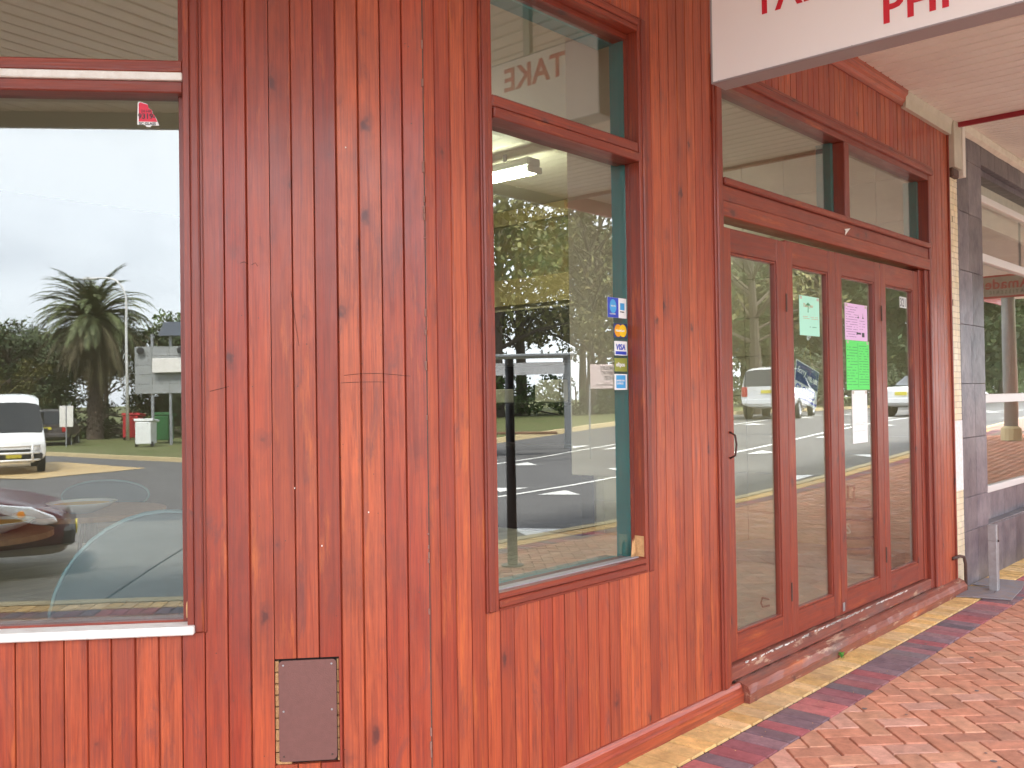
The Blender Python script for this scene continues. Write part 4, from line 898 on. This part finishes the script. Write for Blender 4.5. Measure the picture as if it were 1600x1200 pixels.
HATst = [(0, .40, .92, .97, .80, .7), (.12, .34, .92, 1.25, .84, .6), (.6, .28, .91, 1.45, .86, .62), (1.8, .25, .89, 1.49, .87, .63), (2.4, .25, .88, 1.42, .87, .62), (3.15, .26, .88, .95, .86, .7), (3.85, .28, .80, .82, .83, .68), (4.1, .33, .62, .64, .76, .6)]
VANst = [(0, .45, 1.15, 1.20, .83, .8), (.04, .40, 1.15, 2.15, .85, .72), (.4, .35, 1.15, 2.28, .85, .72), (2.5, .33, 1.15, 2.30, .85, .72), (3.6, .33, 1.15, 2.24, .85, .70), (4.0, .33, 1.14, 2.02, .85, .68), (4.55, .34, 1.12, 1.18, .84, .78), (4.78, .36, .95, 1.0, .82, .76), (4.84, .42, .75, .80, .80, .72)]
fA, rA = Vector((-.578, -.817, 0)), Vector((.816, -.577, 0))      # away from and across the view reflected by the splayed wall
fBv, rB = Vector((.744, -.668, 0)), Vector((.668, .744, 0))
def hd(v): return atan2(v.y, v.x)
def G3(x, y, dz=0): return (x, y, gz(x)+dz)
hv = (-fA*.86+rA*.5).normalized()
fp_ = Vector((-26.9, -10.9, 0)); ctr = fp_-hv*4.8+rA*.35
make_car('van', 'white high-roof van with a front bull bar, reflected in the left window', 'van', VANst, MT['carw'], G3(ctr.x, ctr.y), hd(hv), axles=(.9, 3.75), bull=True)
hv = (rA*cos(.42)+fA*sin(.42)).normalized(); nose = Vector((-8.62, -2.42, 0))+(fA*cos(.42)-rA*sin(.42))*.78; ctr = nose-hv*4.4
make_car('parked_car', 'dark maroon car with clear headlights close outside the left window', 'car', SEDst, MT['carm'], G3(ctr.x, ctr.y), hd(hv))
hv = (fA*.93-rA*.30).normalized(); P = Vector((-41.0, -19.9, 0))
make_car('parked_car', 'dark grey four-wheel-drive seen from behind beyond the van', 'car', SUVst, MT['cark'], G3(P.x, P.y), hd(hv))
make_car('parked_car', 'white four-wheel-drive seen from behind, reflected in the first two doors', 'car', SUVst, MT['carw'], G3(25.0, -12.4), radians(-15), axles=(.85, 3.65), wr=.37)
make_car('parked_car', 'low white sedan reflected behind the green menu page', 'car', SEDst, MT['carw'], G3(27.5, -8.9), radians(8))
make_car('parked_car', 'small white hatchback on the verge reflected in the fourth door', 'car', HATst, MT['carw'], G3(46, -15.5), radians(60))
make_car('parked_car', 'silver wagon parked on the far verge, nearer of two in the narrow window', 'car', SUVst, MT['cars'], G3(44, -34), radians(120))
make_car('parked_car', 'silver hatchback parked furthest away in the narrow window', 'car', HATst, MT['cars'], G3(50, -47), radians(140))
make_car('parked_car', 'small blue-white car beyond the power pole in the neighbouring window', 'car', HATst, MT['carw'], G3(45, -12.9), radians(175))
# ------------------------------------------------------------------ trees
def leaf_cluster(mb, c, r, n, s, flat=.75):
    for _ in range(n):
        while True:
            p = Vector((random.uniform(-1, 1), random.uniform(-1, 1), random.uniform(-1, 1)))
            if .25 < p.length < 1: break
        q = c+Vector((p.x*r, p.y*r, p.z*r*flat)); a = Vector((random.gauss(0, 1), random.gauss(0, 1), random.gauss(0, 1))).normalized(); b = a.orthogonal().normalized(); k = s*random.uniform(.6, 1.3)
        mb.add([q-a*k, q+b*k*.45, q+a*k, q-b*k*.45], [(0, 1, 2, 3)])
def make_tree(seed, h, w, mt, name='tree', trunk_h=.35, n_cl=34, leaves=110, s=.16, spread=1.0):
    random.seed(seed); t = empty(name); tb = MB(); lean = random.uniform(-.3, .3)
    tb.tube([(0, 0, -.2), (lean*.3, .05, h*.2), (lean, 0, h*.5), (lean*1.3, .1, h*.8)], [.05*h**.8*.6+.08, .04*h**.8*.6+.05, .10, .03], 9); cr = MB()
    for i in range(n_cl):
        a = random.uniform(0, 2*pi); zz = random.uniform(trunk_h, .97); rad = w*.5*math.sqrt(max(0, 1-((zz-.6)/.42)**2))*random.uniform(.3, 1)*spread
        c = Vector((lean+rad*cos(a), rad*sin(a), h*zz)); r = w*random.uniform(.10, .19)
        st_ = Vector((lean*.8, 0, h*min(zz*.75, .7))); mid = (st_+c)/2+Vector((0, 0, .2)); tb.tube([st_, mid, c], [.07, .045, .015], 5, cap=False)
        leaf_cluster(cr, c, r, leaves, s)
    tb.build('trunk', MT['bark'], t); cr.build('crown', mt, t); return t
protos = [make_tree(101, 9.5, 7.0, MT['leaf'], n_cl=46), make_tree(102, 11, 7.5, MT['leaf2'], n_cl=30, leaves=90, trunk_h=.3), make_tree(103, 8, 7.5, MT['leafd'], trunk_h=.12, n_cl=60), make_tree(104, 12, 8, MT['leaf2'], n_cl=26, leaves=80, trunk_h=.25, s=.14)]
kinds = ['mid green bushy tree', 'olive green open-crowned tree', 'dark low-branching tree', 'tall thin-leaved tree']
spots = [(-74, -38, 2, .9), (-66, -33, 0, .8), (-60, -27, 2, .75), (-57, -39, 0, .9), (-50, -34, 2, .72), (-47, -42, 1, .85), (-42, -38, 0, .8), (-37, -34, 2, .8), (-35, -30, 0, .95), (-30, -32, 1, 1.0),
         (-20, -30, 0, 1), (-10, -30, 2, 1), (0, -30, 0, 1), (8, -29, 1, .9), (14, -27, 3, .95), (20.5, -26, 1, .95), (24, -31, 3, 1.0), (26.5, -24.5, 1, 1.05), (42, -24, 0, 1.1), (46, -20, 2, 1.25), (52, -27, 0, 1.2), (54, -19, 2, 1.2), (60, -23, 0, 1.3), (63, -17.5, 1, 1.1), (70, -22, 2, 1.3), (74, -18, 0, 1.2), (82, -20, 0, 1.3), (72, -19.5, 2, 1.6), (78, -22, 2, 1.7), (85, -20.5, 0, 1.7), (66, -19, 2, 1.35), (92, -25, 2, 1.8), (90, -21, 2, 1.6)]
for k in range(9):
    P_ = Vector((-46.3, -25.4, 0))+fA*6.5+rA*((k-4)*3.0+.8); spots.append((P_.x, P_.y, 2 if k % 3 else 0, (.92, .86, .84, .78, .80, .84, .86, .92, 1.05)[k]))
for k in range(4, 9):
    P_ = Vector((26, -11, 0))+fBv*26+rB*((k-4)*4.0); spots.append((P_.x, P_.y, (2, 0)[k % 2], 1.5))
for k in range(4):
    P_ = Vector((16, -13, 0))+fBv*13+rB*((k-1.5)*5.2); spots.append((P_.x, P_.y, (3, 1)[k % 2], (1.0, 1.05)[k % 2]))
spots += [(29.5, -22.5, 1, 1.0), (34, -27, 0, 1.0), (26, -20.5, 3, .8), (24, -27, 0, .95), (29, -34, 2, 1.1), (36, -40, 0, 1.2)]
used = set(); seen_ = {}; random.seed(40)
places = ['west of the palm', 'behind the palm', 'behind the message board', 'across the road opposite the corner', 'beyond the bus shelter', 'beyond the far carriageway', 'at the east end of the far verge']
for i, (x, y, k, s_) in enumerate(spots):
    t = protos[k] if k not in used else copy_tree(protos[k]); used.add(k); t.location = G3(x, y, -.05); t.rotation_euler[2] = random.uniform(0, 6.28); t.scale = (s_,)*3
    pl = places[0 if x < -55 else 1 if x < -40 else 2 if x < -28 else 3 if x < 12 else 4 if x < 34 else 5 if x < 56 else 6]
    key = (k, pl); seen_[key] = seen_.get(key, 0)+1; tot = sum(1 for q in spots if q[2] == k and places[0 if q[0] < -55 else 1 if q[0] < -40 else 2 if q[0] < -28 else 3 if q[0] < 12 else 4 if q[0] < 34 else 5 if q[0] < 56 else 6] == pl)
    same = sorted([q[0]*.75+q[1]*.66 for q in spots if q[2] == k and places[0 if q[0] < -55 else 1 if q[0] < -40 else 2 if q[0] < -28 else 3 if q[0] < 12 else 4 if q[0] < 34 else 5 if q[0] < 56 else 6] == pl]); n_ = same.index(x*.75+y*.66)
    o_ = '' if tot == 1 else ['first', 'second', 'third', 'fourth', 'fifth', 'sixth', 'seventh', 'eighth', 'ninth', 'tenth'][n_]+' '
    tag(t, '%s%s %s' % (o_, kinds[k], pl)+('' if tot == 1 else ', from left'), 'tree', 'trees across the road')
# hedge and shrubs
def shrub(label, x, y, l, w, h, ang, mt, seed, dens=1):
    random.seed(seed); mb = MB()
    for i in range(int(l*w*3*dens)+6): leaf_cluster(mb, Vector((random.uniform(-l/2, l/2), random.uniform(-w/2, w/2), random.uniform(.15, .85)*h)), .45, 60, .11)
    t = tag(empty('hedge', G3(x, y), ang), label, 'hedge'); mb.build('foliage', mt, t); s2 = MB()
    for i in range(int(l)): s2.tube([(random.uniform(-l/2, l/2), 0, 0), (random.uniform(-l/2, l/2), 0, h*.7)], .03, 5)
    s2.build('stems', MT['bark'], t); return t
shrub('dark hedge behind the palm and the message board', -45.5, -29.5, 22, 2, 2.3, hd(rA), MT['leafd'], 50)
shrub('tall brown-green bushes behind the white van', -47, -19.5, 7, 3, 4.6, hd(rA), MT['leaf2'], 51)
shrub('clipped green hedge at the foot of the palm', -45.5, -27, 9, 1.2, 1.3, hd(rA), MT['leaf'], 52)
shrub('low dark shrubs beyond the bus shelter', 23, -25, 14, 2.5, 1.9, hd(rB), MT['leaf'], 53)
shrub('dark shrubs beyond the white four-wheel-drive', 46, -17.4, 22, 2, 3.2, radians(-5), MT['leafd'], 54)
shrub('dark hedge between the bus shelter and the white four-wheel-drive', 36, -21.5, 14, 2, 3.0, radians(-12), MT['leafd'], 56)
shrub('tall dark hedge at the east end of the far verge', 76, -19.2, 30, 2.5, 3.4, radians(-4), MT['leaf'], 55)
# palm
pt = tag(empty('palm_tree', G3(-46.3, -25.4)), 'big date palm with an arching crown and hanging dead fronds', 'palm tree'); random.seed(60)
tk = MB(); tk.tube([(0, 0, -.2), (0, 0, .6), (.03, 0, 3), (0, .03, 6.4)], [.48, .36, .32, .36], 14)
for k in range(160):
    a = k*2.4; z = .3+k*.038; M = Matrix.Translation((0, 0, z))@Matrix.Rotation(a, 4, 'Z'); tk.box(.30, .42, -.09, .09, 0, .12, .01, M=M)
tk.build('trunk', MT['bark'], pt)
def frond(mb, a, el, L_, droop, wl, n=26, dens=1):
    ca, sa = cos(a), sin(a); p = Vector((0, 0, 0)); e_ = el; pts = []
    for i in range(n+1): pts.append((p.copy(), e_)); p = p+Vector((cos(e_), 0, sin(e_)))*(L_/n); e_ -= droop/n*(1+i/n)
    for i, (q, ee) in enumerate(pts):
        t_ = i/n; tx = Vector((cos(ee), 0, sin(ee))); up = Vector((-sin(ee), 0, cos(ee))); l = wl*(math.sin(pi*min(1, .12+t_*.92)))**.6
        for sy in (-1, 1):
            for w_ in (.0, .5):
                b0 = q+tx*(w_*L_/n); tip = b0+tx*l*.55+Vector((0, sy, 0))*l*.75+up*l*random.uniform(-.35, .15); wv = tx*.028
                qs = [b0-wv, b0+wv, tip]; mb.add([(v.x*ca-v.y*sa, v.x*sa+v.y*ca, v.z+6.4) for v in qs], [(0, 1, 2)])
    v3 = [(q.x*ca, q.x*sa, q.z+6.4) for q, _ in pts]; mb.tube(v3, [.035*(1-i/n)+.008 for i in range(n+1)], 4, cap=False)
gr, de = MB(), MB()
for k in range(130): frond(gr, random.uniform(0, 2*pi), radians(random.choice([85, 70, 55, 40, 28, 15, 2])+random.uniform(-8, 8)), random.uniform(3.0, 3.7), random.uniform(.8, 1.4), .48)
for k in range(150): frond(de, random.uniform(0, 2*pi), radians(random.uniform(-72, -2)), random.uniform(3.0, 4.6), random.uniform(.4, .9), .45, 18)
gr.build('crown', MT['frond'], pt); de.build('dead_fronds', MT['dead'], pt)
# lamp post beside the palm
lp = tag(empty('street_lamp', G3(-43, -25.1)), 'tall grey street lamp with a curved arm beside the palm', 'street lamp')
pts = [(0, 0, 0), (0, 0, 4), (0, 0, 7.0)]+[tuple(Vector((0, 0, 7.0))-rA*(1.0*(1-cos(a)))+Vector((0, 0, 1.25*sin(a)))) for a in [i*pi/2/6 for i in range(1, 7)]]+[tuple(Vector((0, 0, 8.25))-rA*1.5)]
MB().tube(pts, [.09, .07, .06]+[.045]*7, 10).build('pole', MT['alu'], lp, smooth=True)
P = Vector((0, 0, 8.22))-rA*1.75; MB().box(-.35, .35, -.12, .12, -.06, .06, .03, M=Matrix.Translation(P)@Matrix.Rotation(hd(rA), 4, 'Z')).build('lamp_head', MT['alu'], lp)
# message board
ms = tag(empty('message_board', G3(-36.4, -22.5), hd(rA)), 'back of a grey roadside sign board on two posts with a small solar panel', 'sign board')
for x in (-.38, .42): MB().tube([(x, 0, 0), (x, 0, 5.0)], .07, 8).build('post', MT['metal'], ms)
bp = MB()
for i in range(5):
    for jx in range(4): bp.box(-1.1+jx*.75, -.36+jx*.75, .08, .12, 2.35+i*.42, 2.76+i*.42, .01)
bp.build('sign_panel', MT['boardg'], ms); MB().box(-.25, 1.4, .15, .40, 3.25, 3.9, .02).build('control_box', MT['white'], ms)
MB().box(.0, 1.3, -.5, .5, -.02, .02, M=Matrix.Translation((0, 0, 5.2))@Matrix.Rotation(radians(-40), 4, 'X')).build('solar_panel', MT['solar'], ms)
for x in (-.8, .95): MB().lathe([(0, 0), (.13, .02), (.16, .12), (.0, .14)], 12, M=Matrix.Translation((x, .15, 4.25))@Matrix.Rotation(-pi/2, 4, 'X')).build('warning_lamp', MT['blackp'], ms)
# bins and boxes on the far verge
def bin_(label, x, y, mt, h=1.0, w=.55):
    t = tag(empty('wheelie_bin', G3(x, y, .13), hd(rA)), label, 'bin'); MB().box(-w*.42, w*.42, -w*.42, w*.42, .12, h*.9, .03).build('bin_body', mt, t)
    MB().box(-w/2, w/2, -w/2, w/2, h*.9, h, .02, M=Matrix.Rotation(.08, 4, 'X')).build('lid', mt, t)
    for s_ in (-1, 1): MB().lathe([(0, -.03), (.12, -.03), (.12, .03), (0, .03)], 14, M=Matrix.Translation((s_*w*.4, .2, .12))@Matrix.Rotation(pi/2, 4, 'Y')).build('wheel', MT['rubber'], t)
    return t
bin_('bright green bin standing behind the sign board posts', -38.9, -24.3, MT['gplastic'], 1.35, .9); bin_('red bin beside the lamp post base', -43.6, -25.8, MT['rplastic'], 1.3, .9); bin_('pale plastic bin at the left post of the sign board', -35.9, -21.4, MT['bowl'], 1.15, .8)
for i, (x, y, h_) in enumerate([(-39.4, -19.9, 1.9), (-40.9, -19.2, 2.2)]):
    t = tag(empty('white_sign', G3(x, y)), ['small white sign just right of the grey four-wheel-drive', 'small white sign behind the roof of the grey four-wheel-drive'][i], 'sign'); MB().tube([(0, 0, 0), (0, 0, h_)], .03, 8).build('post', MT['metal'], t); MB().box(-.3, .3, -.02, .0, h_-.9, h_, .01, M=Matrix.Rotation(hd(rA), 4, 'Z')).build('sign_panel', MT['white'], t)
# roadside things reflected in the narrow window
bs = tag(empty('bus_shelter', G3(15.2, -13.1), hd(rB)), 'white-framed bus shelter across the lane in the narrow window', 'bus shelter')
for x in (0, -2.6): MB().box(x-.06, x+.06, -.06, .06, 0, 2.35, .005).build('post', MT['boardg'], bs)
for x in (.02, -2.6): MB().box(x-.04, x+.04, 1.3, 1.38, 0, 2.35, .005).build('post', MT['boardg'], bs)
MB().box(-3.0, .15, -.1, 1.5, 2.352, 2.41, .01).build('roof', MT['boardg'], bs); MB().box(-2.5, -.1, 1.32, 1.34, 1.9, 2.2).build('back_panel', MT['white'], bs); MB().box(-2.3, -.3, .9, 1.25, .42, .48, .01).build('bench', MT['oak'], bs)
dp = MB(); dp.tube([(0, 0, 0), (0, 0, 1.2), (-.02, .01, 1.85)], [.045, .042, .04], 10); dpo = dp.build('pole', MT['blackp'], tag(empty('sign_pole', (2.11, -3.26, 0)), 'thin dark bollard pole near the kerb, reflected in the narrow window', 'pole'), smooth=True); MB().lathe([(0, .0), (.1, 0), (.1, .012), (0, .012)], 16).build('base_plate', MT['blackp'], bpy.data.objects['sign_pole'])
pp = tag(empty('power_pole', G3(17.6, -3.05, .15)), 'thick grey pole reflected in the neighbouring window', 'pole'); MB().tube([(0, 0, -.1), (0, 0, 9)], [.14, .11], 14).build('pole', MT['metal'], pp, smooth=True); MB().box(-.05, .05, -1, 1, 8.2, 8.35).build('crossarm', MT['bark'], pp); MB().lathe([(.14, 0), (.2, 0), (.19, .25), (.14, .3)], 14).build('base_collar', MT['kerb'], pp)
gs = tag(empty('advert_board', (13.45, -10.62, gz(13.45)), hd(rB)), 'pink shoe-shop advertising board on two posts, mirrored in the narrow window', 'sign board')
zb_ = 1.68-gz(13.45)
for x in (-.3, .3): MB().tube([(x, .03, 0), (x, .03, zb_+.1)], .02, 8).build('post', MT['metal'], gs)
# the board faces back towards the window: its front is the local -y side turned to the camera
MB().box(-.28, .56, -.0, .03, zb_, zb_+.56, .004).build('board_panel', MT['pinkb'], gs)
RT = (pi/2, 0, pi)
for k, w_ in enumerate(("GILMOUR'S", 'COMFORT', 'SHOES')): text(w_, .125, (.15, .0315, zb_+.43-k*.115), RT, MT['ink'], gs, bold=.0015, align='CENTER', sx=.62)
text('at Gilmours', .075, (.22, .0315, zb_+.07), RT, MT['ink'], gs, shear=.3)
MB().prism([(.16*cos(a)+.42, .11*sin(a)+zb_+.31) for a in [2*pi*i/20 for i in range(20)]], .0305, .032, TOP).build('shoe_picture', MT['orange'], gs)
